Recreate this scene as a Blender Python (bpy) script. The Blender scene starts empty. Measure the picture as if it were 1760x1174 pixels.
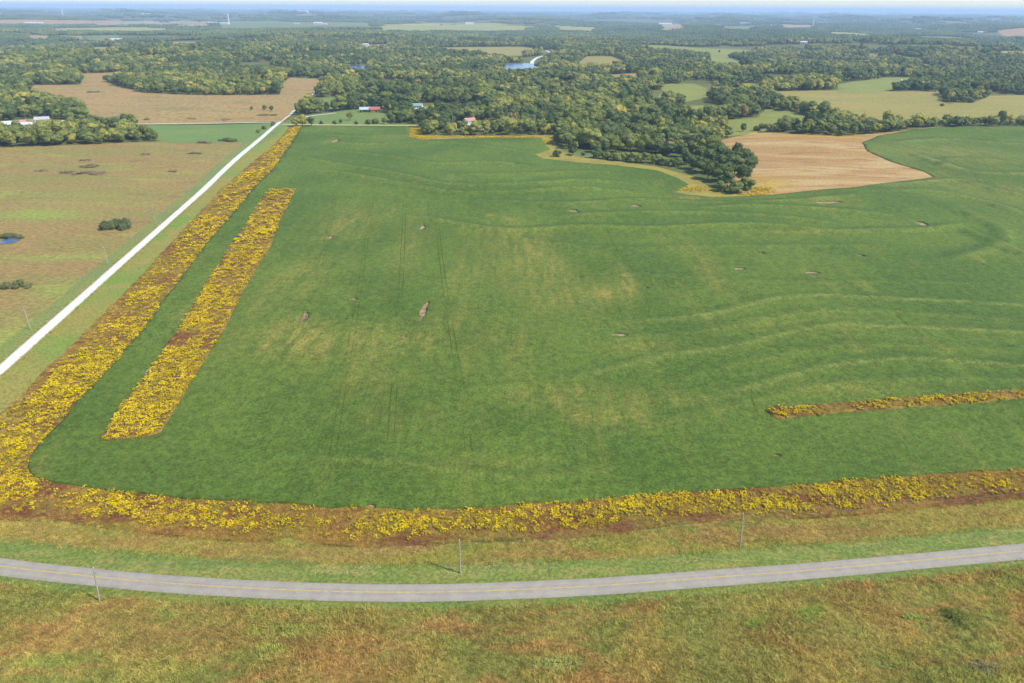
import bpy, math, random
import numpy as np
from mathutils import Vector, Matrix
from mathutils.geometry import delaunay_2d_cdt

random.seed(7)
RNG = np.random.default_rng(7)
S = bpy.context.scene
COL = S.collection
R = math.radians

# ------------------------------------------------------------------ camera
CAM_H = 125.0
PITCH = R(25.98)
ROLL = R(0.36)
FPX = 1760 * 24.0 / 36.0
cam = bpy.data.cameras.new("camera")
cam.lens = 24.0
cam.sensor_width = 36.0
cam.clip_start = 1.0
cam.clip_end = 150000.0
cam_o = bpy.data.objects.new("camera", cam)
COL.objects.link(cam_o)
CROT = (Matrix.Rotation(R(90) - PITCH, 4, 'X') @ Matrix.Rotation(ROLL, 4, 'Z'))
cam_o.matrix_world = Matrix.Translation((0, 0, CAM_H)) @ CROT
S.camera = cam_o

# ------------------------------------------------------------------ world, sun, exposure
SUN_EL = R(50)
SUN_AZ = math.atan2(0.92, -0.38)          # towards the sun: right of and behind the camera
w = bpy.data.worlds.new("World")
S.world = w
w.use_nodes = True
wn = w.node_tree
sky = wn.nodes.new("ShaderNodeTexSky")
sky.sky_type = 'NISHITA'
sky.sun_disc = False
sky.sun_elevation = SUN_EL
sky.sun_rotation = SUN_AZ
sky.altitude = 300
sky.air_density = 1.0
sky.dust_density = 0.9
sky.ozone_density = 1.5
bg = wn.nodes["Background"]
bg.inputs["Strength"].default_value = 0.15
wn.links.new(sky.outputs[0], bg.inputs["Color"])
sl = bpy.data.lights.new("sun", 'SUN')
sl.energy = 3.5
sl.angle = R(0.55)
sl.color = (1.0, 0.955, 0.88)
so = bpy.data.objects.new("sun", sl)
COL.objects.link(so)
tosun = Vector((math.sin(SUN_AZ) * math.cos(SUN_EL), math.cos(SUN_AZ) * math.cos(SUN_EL), math.sin(SUN_EL)))
so.rotation_euler = (-tosun).to_track_quat('-Z', 'Y').to_euler()
so.location = (0, 0, 400)
S.view_settings.view_transform = 'Standard'
S.view_settings.look = 'None'
S.view_settings.exposure = 0.75
S.view_settings.gamma = 1.0
S.view_settings.use_curve_mapping = False
S.cycles.max_bounces = 5
S.cycles.diffuse_bounces = 2
S.cycles.glossy_bounces = 2
S.cycles.transmission_bounces = 2
S.cycles.volume_bounces = 0
S.cycles.transparent_max_bounces = 4

# ------------------------------------------------------------------ terrain and picking
def smooth(a, b, x):
    t = np.clip((x - a) / (b - a), 0, 1)
    return t * t * (3 - 2 * t)

_w = []
_r = random.Random(3)
for k in range(14):
    lam = _r.uniform(650, 2600)
    a = _r.uniform(0, math.pi)
    _w.append((math.cos(a) * 2 * math.pi / lam, math.sin(a) * 2 * math.pi / lam, _r.uniform(0, 6.28), lam / 1500))
_wn = []
for k in range(7):
    lam = _r.uniform(110, 260)
    a = _r.uniform(0, math.pi)
    _wn.append((math.cos(a) * 2 * math.pi / lam, math.sin(a) * 2 * math.pi / lam, _r.uniform(0, 6.28), lam / 260))
LAKE = (12.0, 1740.0)

def hgt(x, y):
    x = np.asarray(x, float); y = np.asarray(y, float)
    d = np.hypot(x, y)
    near = sum(c * np.sin(a * x + b * y + p) for a, b, p, c in _wn) * 0.42
    far = sum(c * np.sin(a * x + b * y + p) for a, b, p, c in _w)
    A = 3.2 * smooth(1000, 2600, d) + 5.0 * smooth(3500, 9000, d)
    flat = 1 - np.exp(-(((x - LAKE[0]) / 170) ** 2 + ((y - LAKE[1]) / 260) ** 2) ** 2)
    return (near * smooth(60, 160, d) * (1 - smooth(1200, 2500, d)) + far * A) * flat

_T = np.geomspace(90, 60000, 2600)
_C3 = np.array(CROT.to_3x3())

def P(px, py, z=0.0):
    """photo pixel (1760 wide) -> point on the terrain, z metres above it"""
    v = _C3 @ np.array([(px - 880) / FPX, (587 - py) / FPX, -1.0])
    hz = math.hypot(v[0], v[1])
    v = v / hz
    X, Y, Z = v[0] * _T, v[1] * _T, CAM_H + v[2] * _T
    g = Z - hgt(X, Y) - z
    k = np.argmax(g < 0)
    if g[k] >= 0:
        k = len(_T) - 1
        return np.array([X[k], Y[k]])
    k = max(k, 1)
    f = g[k - 1] / (g[k - 1] - g[k])
    t = _T[k - 1] + f * (_T[k] - _T[k - 1])
    return np.array([v[0] * t, v[1] * t])

def PX(x, y, z):
    v = _C3.T @ np.array([x, y, z - CAM_H])
    return 880 + FPX * v[0] / -v[2], 587 - FPX * v[1] / -v[2]

def poly(pts):
    return np.array([P(*p) for p in pts])

def inside(pl, X, Y):
    X = np.asarray(X); Y = np.asarray(Y)
    res = np.zeros(X.shape, bool)
    bx = (X >= pl[:, 0].min()) & (X <= pl[:, 0].max()) & (Y >= pl[:, 1].min()) & (Y <= pl[:, 1].max())
    xs, ys = X[bx], Y[bx]
    c = np.zeros(xs.shape, bool)
    n = len(pl)
    for i in range(n):
        x0, y0 = pl[i]; x1, y1 = pl[(i + 1) % n]
        if y0 == y1: continue
        c ^= ((y0 > ys) != (y1 > ys)) & (xs < (x1 - x0) * (ys - y0) / (y1 - y0) + x0)
    res[bx] = c
    return res

def _hash(i, j, s):
    n = (i.astype(np.int64) * 374761393 + j.astype(np.int64) * 668265263 + s * 982451653) & 0xffffffff
    n = ((n ^ (n >> 13)) * 1274126177) & 0xffffffff
    return ((n ^ (n >> 16)) & 0xffff) / 65535.0

def vnoise(x, y, s, seed=0, octv=3):
    out = 0; amp = 1; tot = 0
    for o in range(octv):
        u, v = np.asarray(x) / s, np.asarray(y) / s
        i, j = np.floor(u), np.floor(v)
        f, g = u - i, v - j
        f = f * f * (3 - 2 * f); g = g * g * (3 - 2 * g)
        a = _hash(i, j, seed + o); b = _hash(i + 1, j, seed + o)
        c = _hash(i, j + 1, seed + o); d = _hash(i + 1, j + 1, seed + o)
        out = out + amp * ((a * (1 - f) + b * f) * (1 - g) + (c * (1 - f) + d * f) * g)
        tot += amp; amp *= 0.5; s *= 0.5
    return out / tot

def spline(pts, step):
    """Catmull-Rom through world points, resampled"""
    p = [np.array(q, float) for q in pts]
    p = [2 * p[0] - p[1]] + p + [2 * p[-1] - p[-2]]
    out = []
    for i in range(1, len(p) - 2):
        n = max(2, int(np.linalg.norm(p[i + 1] - p[i]) / step))
        for k in range(n):
            t = k / n
            out.append(0.5 * ((2 * p[i]) + (p[i + 1] - p[i - 1]) * t + (2 * p[i - 1] - 5 * p[i] + 4 * p[i + 1] - p[i + 2]) * t * t
                              + (3 * p[i] - p[i - 1] - 3 * p[i + 1] + p[i + 2]) * t ** 3))
    out.append(p[-2])
    return np.array(out)

def rough(pl, step, amp, seed=1):
    """outline subdivided and pushed in and out a little so that no edge is ruled"""
    out = []
    n = len(pl)
    for i in range(n):
        a, b = pl[i], pl[(i + 1) % n]
        L = np.linalg.norm(b - a)
        k = max(1, int(L / step))
        for j in range(k):
            q = a + (b - a) * j / k
            nx = (vnoise(q[0], q[1], step * 2.5, seed) - .5) * 2 * amp
            ny = (vnoise(q[0], q[1], step * 2.5, seed + 50) - .5) * 2 * amp
            out.append(q + np.array([nx, ny]))
    return np.array(out)

# ------------------------------------------------------------------ mesh helpers
def tag(o, label=None, cat=None, group=None, kind=None):
    if label: o["label"] = label
    if cat: o["category"] = cat
    if group: o["group"] = group
    if kind: o["kind"] = kind
    return o

def empty(name, loc, rz=0):
    o = bpy.data.objects.new(name, None)
    o.empty_display_size = 0.5
    COL.objects.link(o)
    o.location = loc
    o.rotation_euler = (0, 0, rz)
    return o

def new_mesh(name, v, f, mats):
    me = bpy.data.meshes.new(name)
    me.from_pydata([tuple(map(float, q)) for q in v], [], [tuple(map(int, q)) for q in f])
    for m in (mats if isinstance(mats, (list, tuple)) else [mats]):
        me.materials.append(m)
    return me

def obj(name, me, parent=None):
    o = bpy.data.objects.new(name, me)
    COL.objects.link(o)
    if parent: o.parent = parent
    return o

def shade_smooth(me):
    me.polygons.foreach_set("use_smooth", np.ones(len(me.polygons), bool))

class MB:
    def __init__(s): s.v = []; s.f = []; s.m = []
    def add(s, v, f, m=0):
        b = len(s.v); s.v += [tuple(q) for q in v]; s.f += [tuple(i + b for i in q) for q in f]; s.m += [m] * len(f)
    def box(s, c, d, m=0):
        x, y, z = c; a, b, h = d[0] / 2, d[1] / 2, d[2] / 2
        v = [(x + i * a, y + j * b, z + k * h) for k in (-1, 1) for j in (-1, 1) for i in (-1, 1)]
        s.add(v, [(0, 2, 3, 1), (4, 5, 7, 6), (0, 1, 5, 4), (2, 6, 7, 3), (0, 4, 6, 2), (1, 3, 7, 5)], m)
    def tube(s, pts, rads, n=6, m=0, cap=True):
        pts = [Vector(p) for p in pts]
        rings = []
        for i, p in enumerate(pts):
            t = (pts[min(i + 1, len(pts) - 1)] - pts[max(i - 1, 0)]).normalized()
            u = t.orthogonal().normalized(); q = t.cross(u)
            rings.append([p + (u * math.cos(2 * math.pi * k / n) + q * math.sin(2 * math.pi * k / n)) * rads[i] for k in range(n)])
        v = [x for r_ in rings for x in r_]
        f = []
        for i in range(len(pts) - 1):
            for k in range(n):
                f.append((i * n + k, i * n + (k + 1) % n, (i + 1) * n + (k + 1) % n, (i + 1) * n + k))
        if cap:
            f.append(tuple(range(n))[::-1]); f.append(tuple((len(pts) - 1) * n + k for k in range(n)))
        s.add(v, f, m)
    def mesh(s, name, mats):
        me = new_mesh(name, s.v, s.f, mats)
        me.polygons.foreach_set("material_index", np.array(s.m, np.int32))
        return me
    def build(s, name, mats, parent=None):
        return obj(name, s.mesh(name, mats), parent)

def set_attr(me, name, arr):
    a = me.attributes.new(name, 'FLOAT', 'POINT')
    a.data.foreach_set("value", np.ascontiguousarray(arr, np.float32))

def sheet(name, pl, spacing, zoff, mat, label, cat, holes=(), skirt=0.0, extra=None, attrs=None, kind="structure"):
    """a ground sheet that follows the terrain inside the outline pl"""
    pl = np.asarray(pl)
    x0, y0 = pl.min(0); x1, y1 = pl.max(0)
    pts = []
    y = y0
    while y < y1:
        dd = max(90.0, math.hypot(0, y))
        s = spacing(dd) if callable(spacing) else spacing
        xs = np.arange(x0, x1, s)
        jx = RNG.uniform(-.25, .25, len(xs)) * s; jy = RNG.uniform(-.25, .25, len(xs)) * s
        pts.append(np.column_stack([xs + jx, y + jy]))
        y += s
    pts = np.concatenate(pts)
    # only the part of the world that lies in or near the view
    ang = np.abs(pts[:, 0]) < 0.86 * pts[:, 1] + 90
    pts = pts[ang]
    keep = inside(pl, pts[:, 0], pts[:, 1])
    for h_ in holes: keep &= ~inside(h_, pts[:, 0], pts[:, 1])
    pts = pts[keep]
    vs = [Vector(p) for p in pl]
    edges = [(i, (i + 1) % len(pl)) for i in range(len(pl))]
    for h_ in holes:
        b = len(vs)
        vs += [Vector(p) for p in h_]
        edges += [(b + i, b + (i + 1) % len(h_)) for i in range(len(h_))]
    vs += [Vector(p) for p in pts]
    ov, oe, of, ove, _, _ = delaunay_2d_cdt(vs, edges, [], 2 if holes else 1, 1e-4)
    V = np.array([tuple(v) for v in ov])
    F = [list(f) for f in of]
    if holes:
        cen = np.array([V[f].mean(0) for f in F])
        ok = inside(pl, cen[:, 0], cen[:, 1])
        for h_ in holes: ok &= ~inside(h_, cen[:, 0], cen[:, 1])
        F = [f for f, k in zip(F, ok) if k]
    z = hgt(V[:, 0], V[:, 1]) + zoff
    if extra is not None: z = z + extra(V[:, 0], V[:, 1])
    V3 = np.column_stack([V, z])
    n0 = len(V3)
    at = {k: fn(V[:, 0], V[:, 1]) for k, fn in (attrs or {}).items()}
    if skirt:
        cnt = {}
        for f in F:
            for i in range(len(f)):
                e = (f[i], f[(i + 1) % len(f)])
                cnt[tuple(sorted(e))] = None if tuple(sorted(e)) in cnt else e
        low = {}
        add = []
        for e in cnt.values():
            if e is None: continue
            for q in e:
                if q not in low:
                    low[q] = n0 + len(add)
                    add.append((V3[q][0], V3[q][1], V3[q][2] - skirt))
            F.append([e[1], e[0], low[e[0]], low[e[1]]])
        V3 = np.vstack([V3, np.array(add)])
        inv = sorted(low, key=lambda q: low[q])
        at = {k: np.concatenate([a, a[inv]]) for k, a in at.items()}
    me = new_mesh(name, V3, F, mat)
    shade_smooth(me)
    for k, a in at.items(): set_attr(me, k, a)
    o = obj(name, me)
    return tag(o, label, cat, None, kind)

def ribbon(name, path, width, zoff, mat, label=None, cat=None, kind="structure", parent=None, crown=0.0, shift=0.0, cols=5, zf=None):
    path = np.asarray(path)
    t = np.gradient(path, axis=0)
    t /= np.linalg.norm(t, axis=1)[:, None]
    nrm = np.column_stack([t[:, 1], -t[:, 0]])
    al = np.concatenate([[0], np.cumsum(np.linalg.norm(np.diff(path, axis=0), axis=1))])
    V = []; ac = []; an = []
    for i in range(len(path)):
        wd = width[i] if hasattr(width, '__len__') else width
        for k in range(cols):
            u = -1 + 2 * k / (cols - 1)
            q = path[i] + nrm[i] * (u * wd / 2 + shift)
            V.append((q[0], q[1], (zf(q[0], q[1]) if zf else float(hgt(q[0], q[1]))) + zoff + crown * (1 - u * u))); ac.append(u); an.append(al[i])
    F = [(i * cols + k, i * cols + k + 1, (i + 1) * cols + k + 1, (i + 1) * cols + k) for i in range(len(path) - 1) for k in range(cols - 1)]
    me = new_mesh(name, V, [f[::-1] for f in F], mat)
    # faces up
    if me.polygons[0].normal.z < 0: me.flip_normals()
    shade_smooth(me)
    set_attr(me, "across", ac); set_attr(me, "along", an)
    o = obj(name, me, parent)
    if parent is None: tag(o, label, cat, None, kind)
    return o

# ------------------------------------------------------------------ materials
def lin(c):
    return tuple(((v / 255) / 12.92 if v <= 10 else ((v / 255 + .055) / 1.055) ** 2.4) for v in c)
E_LIT = 1.85
def A(r, g, b, k=1.0):
    """albedo that shows as this colour in full sun"""
    r_, g_, b_ = lin((r, g, b))
    return (min(.85, r_ * k / E_LIT), min(.85, .98 * g_ * k / E_LIT), min(.85, .78 * b_ * k / E_LIT), 1)

class NT:
    def __init__(s, name):
        s.m = bpy.data.materials.new(name); s.m.use_nodes = True
        s.t = s.m.node_tree; s.bs = s.t.nodes["Principled BSDF"]
        s.bs.inputs["Roughness"].default_value = 0.9
        s.bs.inputs["Specular IOR Level"].default_value = 0.15
        s.pos = None
    def n(s, ty, **k):
        q = s.t.nodes.new(ty)
        for a, b in k.items(): setattr(q, a, b)
        return q
    def l(s, a, b): s.t.links.new(a, b)
    def P(s):
        if s.pos is None: s.pos = s.n("ShaderNodeNewGeometry").outputs["Position"]
        return s.pos
    def map(s, scale, rz=0):
        mp = s.n("ShaderNodeMapping")
        mp.inputs["Scale"].default_value = scale if hasattr(scale, '__len__') else (scale,) * 3
        mp.inputs["Rotation"].default_value = (0, 0, rz)
        s.l(s.P(), mp.inputs["Vector"])
        return mp.outputs[0]
    def noise(s, scale, detail=3, rough=.55, rz=0, dist=0):
        t = s.n("ShaderNodeTexNoise")
        t.inputs["Scale"].default_value = 1.0
        t.inputs["Detail"].default_value = detail
        t.inputs["Roughness"].default_value = rough
        t.inputs["Distortion"].default_value = dist
        s.l(s.map(scale, rz), t.inputs["Vector"])
        return t.outputs["Fac"]
    def rng(s, v, a, b, c=0., d=1.):
        q = s.n("ShaderNodeMapRange")
        q.interpolation_type = 'SMOOTHSTEP'
        for i, x in zip((1, 2, 3, 4), (a, b, c, d)): q.inputs[i].default_value = x
        s.l(v, q.inputs[0]); return q.outputs[0]
    def mix(s, f, a, b, mode='MIX'):
        q = s.n("ShaderNodeMix", data_type='RGBA', blend_type=mode)
        for sock, v in ((q.inputs[0], f), (q.inputs[6], a), (q.inputs[7], b)):
            if hasattr(v, 'is_linked') or hasattr(v, 'links'): s.l(v, sock)
            else: sock.default_value = v
        return q.outputs[2]
    def math(s, op, a, b=0.0):
        q = s.n("ShaderNodeMath", operation=op)
        for i, v in enumerate((a, b)):
            if hasattr(v, 'links'): s.l(v, q.inputs[i])
            else: q.inputs[i].default_value = v
        return q.outputs[0]
    def attr(s, name, ty='GEOMETRY'):
        q = s.n("ShaderNodeAttribute", attribute_name=name, attribute_type=ty)
        return q.outputs["Fac"]
    def val(s, col, f, lo=.6, hi=1.4, a=.25, b=.75):
        """brightness varied by a 0..1 field: mottling of the plants themselves"""
        g = s.rng(f, a, b, lo, hi)
        c = s.n("ShaderNodeCombineColor")
        for i in range(3): s.l(g, c.inputs[i])
        return s.mix(1.0, col, c.outputs[0], 'MULTIPLY')
    def out(s, col, bump=None, bs=.5, bd=.2):
        s.l(col, s.bs.inputs["Base Color"]) if hasattr(col, 'links') else setattr(s.bs.inputs["Base Color"], 'default_value', col)
        if bump is not None:
            b = s.n("ShaderNodeBump")
            b.inputs["Strength"].default_value = bs; b.inputs["Distance"].default_value = bd
            s.l(bump, b.inputs["Height"]); s.l(b.outputs[0], s.bs.inputs["Normal"])
        return s.m

def plain(name, col, rough=.7, spec=.2, metal=0, vary=.25, scale=1.5):
    t = NT(name)
    t.bs.inputs["Roughness"].default_value = rough
    t.bs.inputs["Specular IOR Level"].default_value = spec
    t.bs.inputs["Metallic"].default_value = metal
    return t.out(t.val(col, t.noise(scale, 4), 1 - vary, 1 + vary * .6))

def field(name, c1, c2, c3, s1=.02, s2=.08, s3=1.1, str1=(1, 1), contrast=(.62, 1.35), bs=.5, bd=.3, fine=1.0, rz=0):
    t = NT(name)
    a = t.rng(t.noise((s1 * str1[0], s1 * str1[1], s1), 4, .6, rz), .38, .62)
    b = t.rng(t.noise((s2 * str1[0], s2 * str1[1], s2), 4, .6, rz, .4), .5, .72)
    c = t.mix(a, c1, c2)
    c = t.mix(b, c, c3)
    f = t.noise(s3, 5, .65)
    c = t.val(c, f, *contrast, .33, .67)
    return t.out(c, f, bs, bd)

def thin(t, c, k):
    """thin leaves let some light through"""
    t.out(c)
    tr = t.n("ShaderNodeBsdfTranslucent")
    t.l(c, tr.inputs[0])
    ms = t.n("ShaderNodeMixShader")
    ms.inputs[0].default_value = k
    t.l(t.bs.outputs[0], ms.inputs[1]); t.l(tr.outputs[0], ms.inputs[2])
    t.l(ms.outputs[0], t.t.nodes["Material Output"].inputs[0])
    return t.m

M = {}
def mul(cs, k):
    return [tuple(min(.8, v * k) for v in c[:3]) + (1,) for c in cs]
# prairie colours are shared by the ground and by the grass that grows on it
def prairie(name, cols, tuft):
    t = NT(name)
    a = t.rng(t.noise(.028, 4, .6, .4, .6), .40, .60)
    b = t.rng(t.noise((.03, .10, .05), 5, .66, .55, .9), .46, .64)
    d = t.rng(t.noise((.06, .10, .05), 3, .6, -.3), .60, .72)
    c = t.mix(a, cols[0], cols[1])
    c = t.mix(b, c, cols[2])
    c = t.mix(d, c, cols[3])
    f = t.noise(1.2 if not tuft else .9, 5, .7)
    if tuft:
        tn = t.attr("tint", 'INSTANCER')
        c = t.val(c, tn, .74, 1.28)
        c = t.val(c, f, .75, 1.25, .33, .67)
        t.bs.inputs["Roughness"].default_value = .75
        return thin(t, c, .42)
    return t.out(t.val(c, f, .55, 1.25), f, .8, .5)

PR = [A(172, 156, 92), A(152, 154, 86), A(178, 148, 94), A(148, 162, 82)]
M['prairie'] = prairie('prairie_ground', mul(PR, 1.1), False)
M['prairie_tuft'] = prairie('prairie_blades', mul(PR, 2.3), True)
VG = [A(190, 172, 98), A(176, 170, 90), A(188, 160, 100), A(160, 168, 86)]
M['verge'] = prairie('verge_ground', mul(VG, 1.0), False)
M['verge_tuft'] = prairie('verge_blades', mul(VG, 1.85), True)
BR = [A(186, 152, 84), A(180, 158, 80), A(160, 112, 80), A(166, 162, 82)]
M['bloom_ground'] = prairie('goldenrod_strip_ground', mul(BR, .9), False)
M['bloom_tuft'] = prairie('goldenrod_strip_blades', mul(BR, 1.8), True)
M['mown'] = field('mown_grass', A(128, 148, 76), A(146, 154, 84), A(168, 158, 98), .06, .12, 1.2, (1, 3), (.68, 1.3), .5, .15)
M['mown_green'] = field('mown_grass_green', A(120, 142, 72), A(138, 148, 76), A(152, 150, 86), .05, .11, 1.2, (1, 3), (.68, 1.3), .5, .15)
M['ditch'] = field('ditch_grass', A(140, 156, 104), A(150, 162, 92), A(160, 150, 100), .03, .1, 1.0, (1, 1), (.75, 1.2), .5, .3)
M['rverge'] = field('roadside_grass', A(168, 162, 88), A(140, 166, 80), A(186, 160, 98), .02, .05, 1.0, (1, 1), (.75, 1.2), .5, .3)
t = NT('brown_prairie')
c = t.mix(t.rng(t.noise((.008, .028, .02), 5, .6, .2, .5), .40, .60), A(176, 150, 100), A(164, 154, 94))
c = t.mix(t.rng(t.noise((.012, .05, .03), 5, .62, .15, .8), .54, .70, 0, .8), c, A(182, 180, 92))
c = t.mix(t.rng(t.noise((.02, .06, .03), 4, .62, -.1, .8), .58, .72, 0, .8), c, A(150, 124, 84))
c = t.mix(t.math('MINIMUM', t.attr("green"), .9), c, A(166, 184, 92))
f = t.noise((.35, .6, .4), 6, .72)
M['left'] = t.out(t.val(c, f, .7, 1.28, .33, .67), f, .7, .6)
M['upleft'] = field('tan_prairie', A(196, 160, 112), A(186, 162, 110), A(166, 146, 98), .008, .03, .2, (.4, 1.6), (.72, 1.24), .5, .5)
M['green'] = field('green_hay_field', A(124, 156, 88), A(134, 160, 92), A(148, 162, 94), .015, .05, .5, (.5, 1.5), (.85, 1.12), .3, .3)
M['meadow'] = field('pale_meadow', A(180, 166, 100), A(166, 162, 92), A(190, 164, 84), .012, .04, .3, (.4, 2), (.8, 1.16), .4, .4)
M['pasture'] = field('green_pasture', A(158, 164, 86), A(148, 158, 82), A(172, 168, 92), .015, .05, .4, (.6, 1.4), (.84, 1.14), .3, .3)
M['lawn'] = field('farm_lawn', A(140, 160, 94), A(128, 154, 86), A(150, 158, 96), .02, .06, .5, (1, 1), (.84, 1.14), .3, .3)
M['tan'] = field('far_tan_field', A(192, 170, 134), A(182, 162, 122), A(170, 160, 112), .006, .02, .1, (.5, 1.5), (.88, 1.1), .2, .3)
M['orange'] = field('far_orange_field', A(204, 160, 112), A(196, 160, 110), A(180, 150, 100), .006, .02, .1, (.5, 1.5), (.88, 1.1), .2, .3)
M['fgreen'] = field('far_green_field', A(134, 148, 96), A(142, 152, 98), A(154, 158, 104), .006, .02, .1, (.5, 1.5), (.88, 1.1), .2, .3)
M['fyel'] = field('far_yellow_green_field', A(182, 180, 108), A(170, 172, 100), A(188, 180, 114), .006, .02, .1, (.5, 1.5), (.88, 1.1), .2, .3)
M['yard'] = field('farm_yard', A(176, 168, 128), A(160, 164, 104), A(190, 178, 150), .03, .1, .6, (1, 1), (.84, 1.14), .3, .2)

# ground: rough grass and leaf litter, broken by farmland far off
t = NT('ground_cover')
c = t.mix(t.rng(t.noise(.01, 4), .4, .6), A(112, 118, 66), A(126, 128, 74))
c = t.mix(t.rng(t.noise((.0011, .0016, .001), 4, .6), .56, .64), c, A(160, 152, 108))
c = t.mix(t.rng(t.noise((.0009, .0014, .001), 4, .6, 1.2), .60, .66), c, A(128, 150, 96))
f = t.noise(.25, 5, .6)
M['ground'] = t.out(t.val(c, f, .75, 1.2), f, .5, .5)

# soybean canopy
t = NT('soybean_canopy')
a = t.rng(t.noise(.011, 4, .6), .36, .64)
c = t.mix(a, A(95, 122, 50), A(114, 137, 58))
row = t.noise((1.3, .03, .5), 2, .5, .06)
yb = t.attr("yellow")
ym = t.math('MULTIPLY', yb, t.rng(t.noise((.17, .03, .1), 5, .68, .05, .3), .34, .66, .1, 1.25))
ys = t.rng(t.noise((.07, .016, .1), 5, .66, .1, .2), .54, .78, 0, .42)
ysum = t.math('MINIMUM', t.math('ADD', ym, ys), .95)
c = t.mix(ysum, c, A(170, 160, 84))
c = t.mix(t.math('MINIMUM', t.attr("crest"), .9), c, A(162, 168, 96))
c = t.mix(t.math('MINIMUM', t.attr("back_shade"), .8), c, A(78, 110, 48))  # terrace back slopes get their shade from this darker green
f = t.noise(1.2, 5, .75)
g2 = t.noise(.35, 4, .65)
c = t.val(c, g2, .80, 1.20, .33, .67)
c = t.val(c, row, .94, 1.06)
c = t.val(c, f, .66, 1.36, .34, .66)
M['bean'] = t.out(c, f, .9, .5)

# mown stubble, pale swathes along the contour
t = NT('stubble')
wv = t.rng(t.noise((.008, .045, .02), 3, .55, .12, .5), .42, .64)
c = t.mix(wv, A(196, 156, 104), A(216, 186, 138))
c = t.mix(t.rng(t.noise((.02, .08, .03), 5, .7, .15, .6), .50, .68, 0, .85), c, A(166, 128, 84))
c = t.mix(t.math('MINIMUM', t.attr("yellow"), .95), c, A(224, 186, 60))
f = t.noise((.5, 1.2, .5), 5, .65)
M['stubble'] = t.out(t.val(c, f, .72, 1.24, .33, .67), f, .5, .25)

# asphalt
t = NT('asphalt')
ac = t.attr("across")
c = t.mix(t.rng(t.noise(.35, 4, .6), .35, .65), A(176, 168, 172), A(188, 182, 182))
wheel = t.math('ABSOLUTE', t.math('SUBTRACT', t.math('ABSOLUTE', ac), .5))
c = t.mix(t.rng(wheel, .05, .28, .35, 0), c, A(196, 190, 190))
c = t.mix(t.rng(t.math('ABSOLUTE', ac), .9, 1.0, 0, .5), c, A(140, 136, 124))
f = t.noise(3.0, 5, .7)
M['asphalt'] = t.out(t.val(c, f, .88, 1.1), f, .25, .02)
t = NT('line_paint')
c = t.mix(t.rng(t.noise(1.2, 4, .7), .42, .66), A(226, 196, 138), A(188, 176, 160))
M['paint'] = t.out(c)
t = NT('crushed_stone')
f = t.noise(1.2, 5, .7)
ac = t.math('ABSOLUTE', t.attr("across"))
c = t.mix(t.rng(ac, .60, 1.0, 0, .9), (.55, .54, .52, 1), A(206, 200, 176))
c = t.mix(t.rng(t.math('ABSOLUTE', t.math('SUBTRACT', ac, .14)), .04, .16, .35, 0), c, (.50, .48, .44, 1))
M['gravel'] = t.out(t.val(c, f, .9, 1.06), f, .3, .05)
t = NT('dry_soil')
f = t.noise(1.0, 5, .7)
M['soil'] = t.out(t.val(t.mix(t.rng(t.noise(.3), .4, .6), A(198, 174, 150), A(168, 140, 116)), f, .7, 1.2), f, .5, .2)
M['dark_track'] = plain('track_shade', A(90, 112, 48), .95, .05, 0, .3, .6)
t = NT('pond_water')
t.bs.inputs["Roughness"].default_value = .2
t.bs.inputs["Specular IOR Level"].default_value = .25
f = t.noise(.6, 3)
M['water'] = t.out((.07, .12, .22, 1), f, .05, .05)
M['hay'] = plain('dry_hay', A(240, 228, 176, 1.2), .9, .1, 0, .2, 3)
M['bark'] = plain('bark', (.09, .07, .05, 1), .95, .1, 0, .3, 3)
M['pole'] = plain('weathered_pole_wood', A(206, 200, 200), .9, .1, 0, .2, 2)
M['porcelain'] = plain('insulator_porcelain', (.6, .6, .58, 1), .3, .5, 0, .1)
M['wire'] = plain('aluminium_wire', (.35, .35, .34, 1), .5, .5, .6, .1)
M['flower'] = NT('goldenrod_flower')
t = M['flower']
c = t.mix(t.rng(t.noise(.5, 3), .35, .65), (.84, .57, .012, 1), (.86, .66, .02, 1))
c = t.mix(t.rng(t.noise(.12, 3), .5, .7), c, (.70, .48, .02, 1))
c = t.mix(t.rng(t.attr("tint", 'INSTANCER'), .2, .52, .85, 0), c, (.50, .32, .05, 1))
M['flower'] = thin(t, t.val(c, t.attr("tint", 'INSTANCER'), .8, 1.12), .3)
M['stem'] = plain('goldenrod_stem', A(168, 160, 66), .9, .1, 0, .3, 1)

def foliage(name, stops, dim=1.0):
    t = NT(name)
    t.bs.inputs["Roughness"].default_value = .65
    tn = t.attr("tint", 'INSTANCER')
    rp = t.n("ShaderNodeValToRGB")
    e = rp.color_ramp.elements
    while len(e) < len(stops): e.new(.5)
    for q, (p, col) in zip(e, stops):
        q.position = p; q.color = tuple(v * dim for v in col[:3]) + (1,)
    t.l(tn, rp.inputs[0])
    f = t.noise(.7, 4, .65)
    c = t.val(rp.outputs[0], f, .62, 1.36)
    t.out(c)
    tr = t.n("ShaderNodeBsdfTranslucent")
    t.l(c, tr.inputs[0])
    ms = t.n("ShaderNodeMixShader")
    ms.inputs[0].default_value = .3
    t.l(t.bs.outputs[0], ms.inputs[1]); t.l(tr.outputs[0], ms.inputs[2])
    t.l(ms.outputs[0], t.t.nodes["Material Output"].inputs[0])
    return t.m
LEAF = [(0.0, (.046, .063, .020)), (.25, (.058, .080, .023)), (.5, (.104, .120, .030)), (.72, (.146, .152, .038)), (.88, (.200, .190, .040)), (.95, (.27, .22, .045)), (1.0, (.19, .12, .055))]
M['leaf'] = foliage('broadleaf', [(p_, (c_[0], c_[1], c_[2] * .88)) for p_, c_ in LEAF], 1.75)
M['brush'] = foliage('scrub_leaf', [(0, (.075, .092, .034)), (.5, (.13, .125, .05)), (1, (.17, .125, .08))], 1.9)

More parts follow.
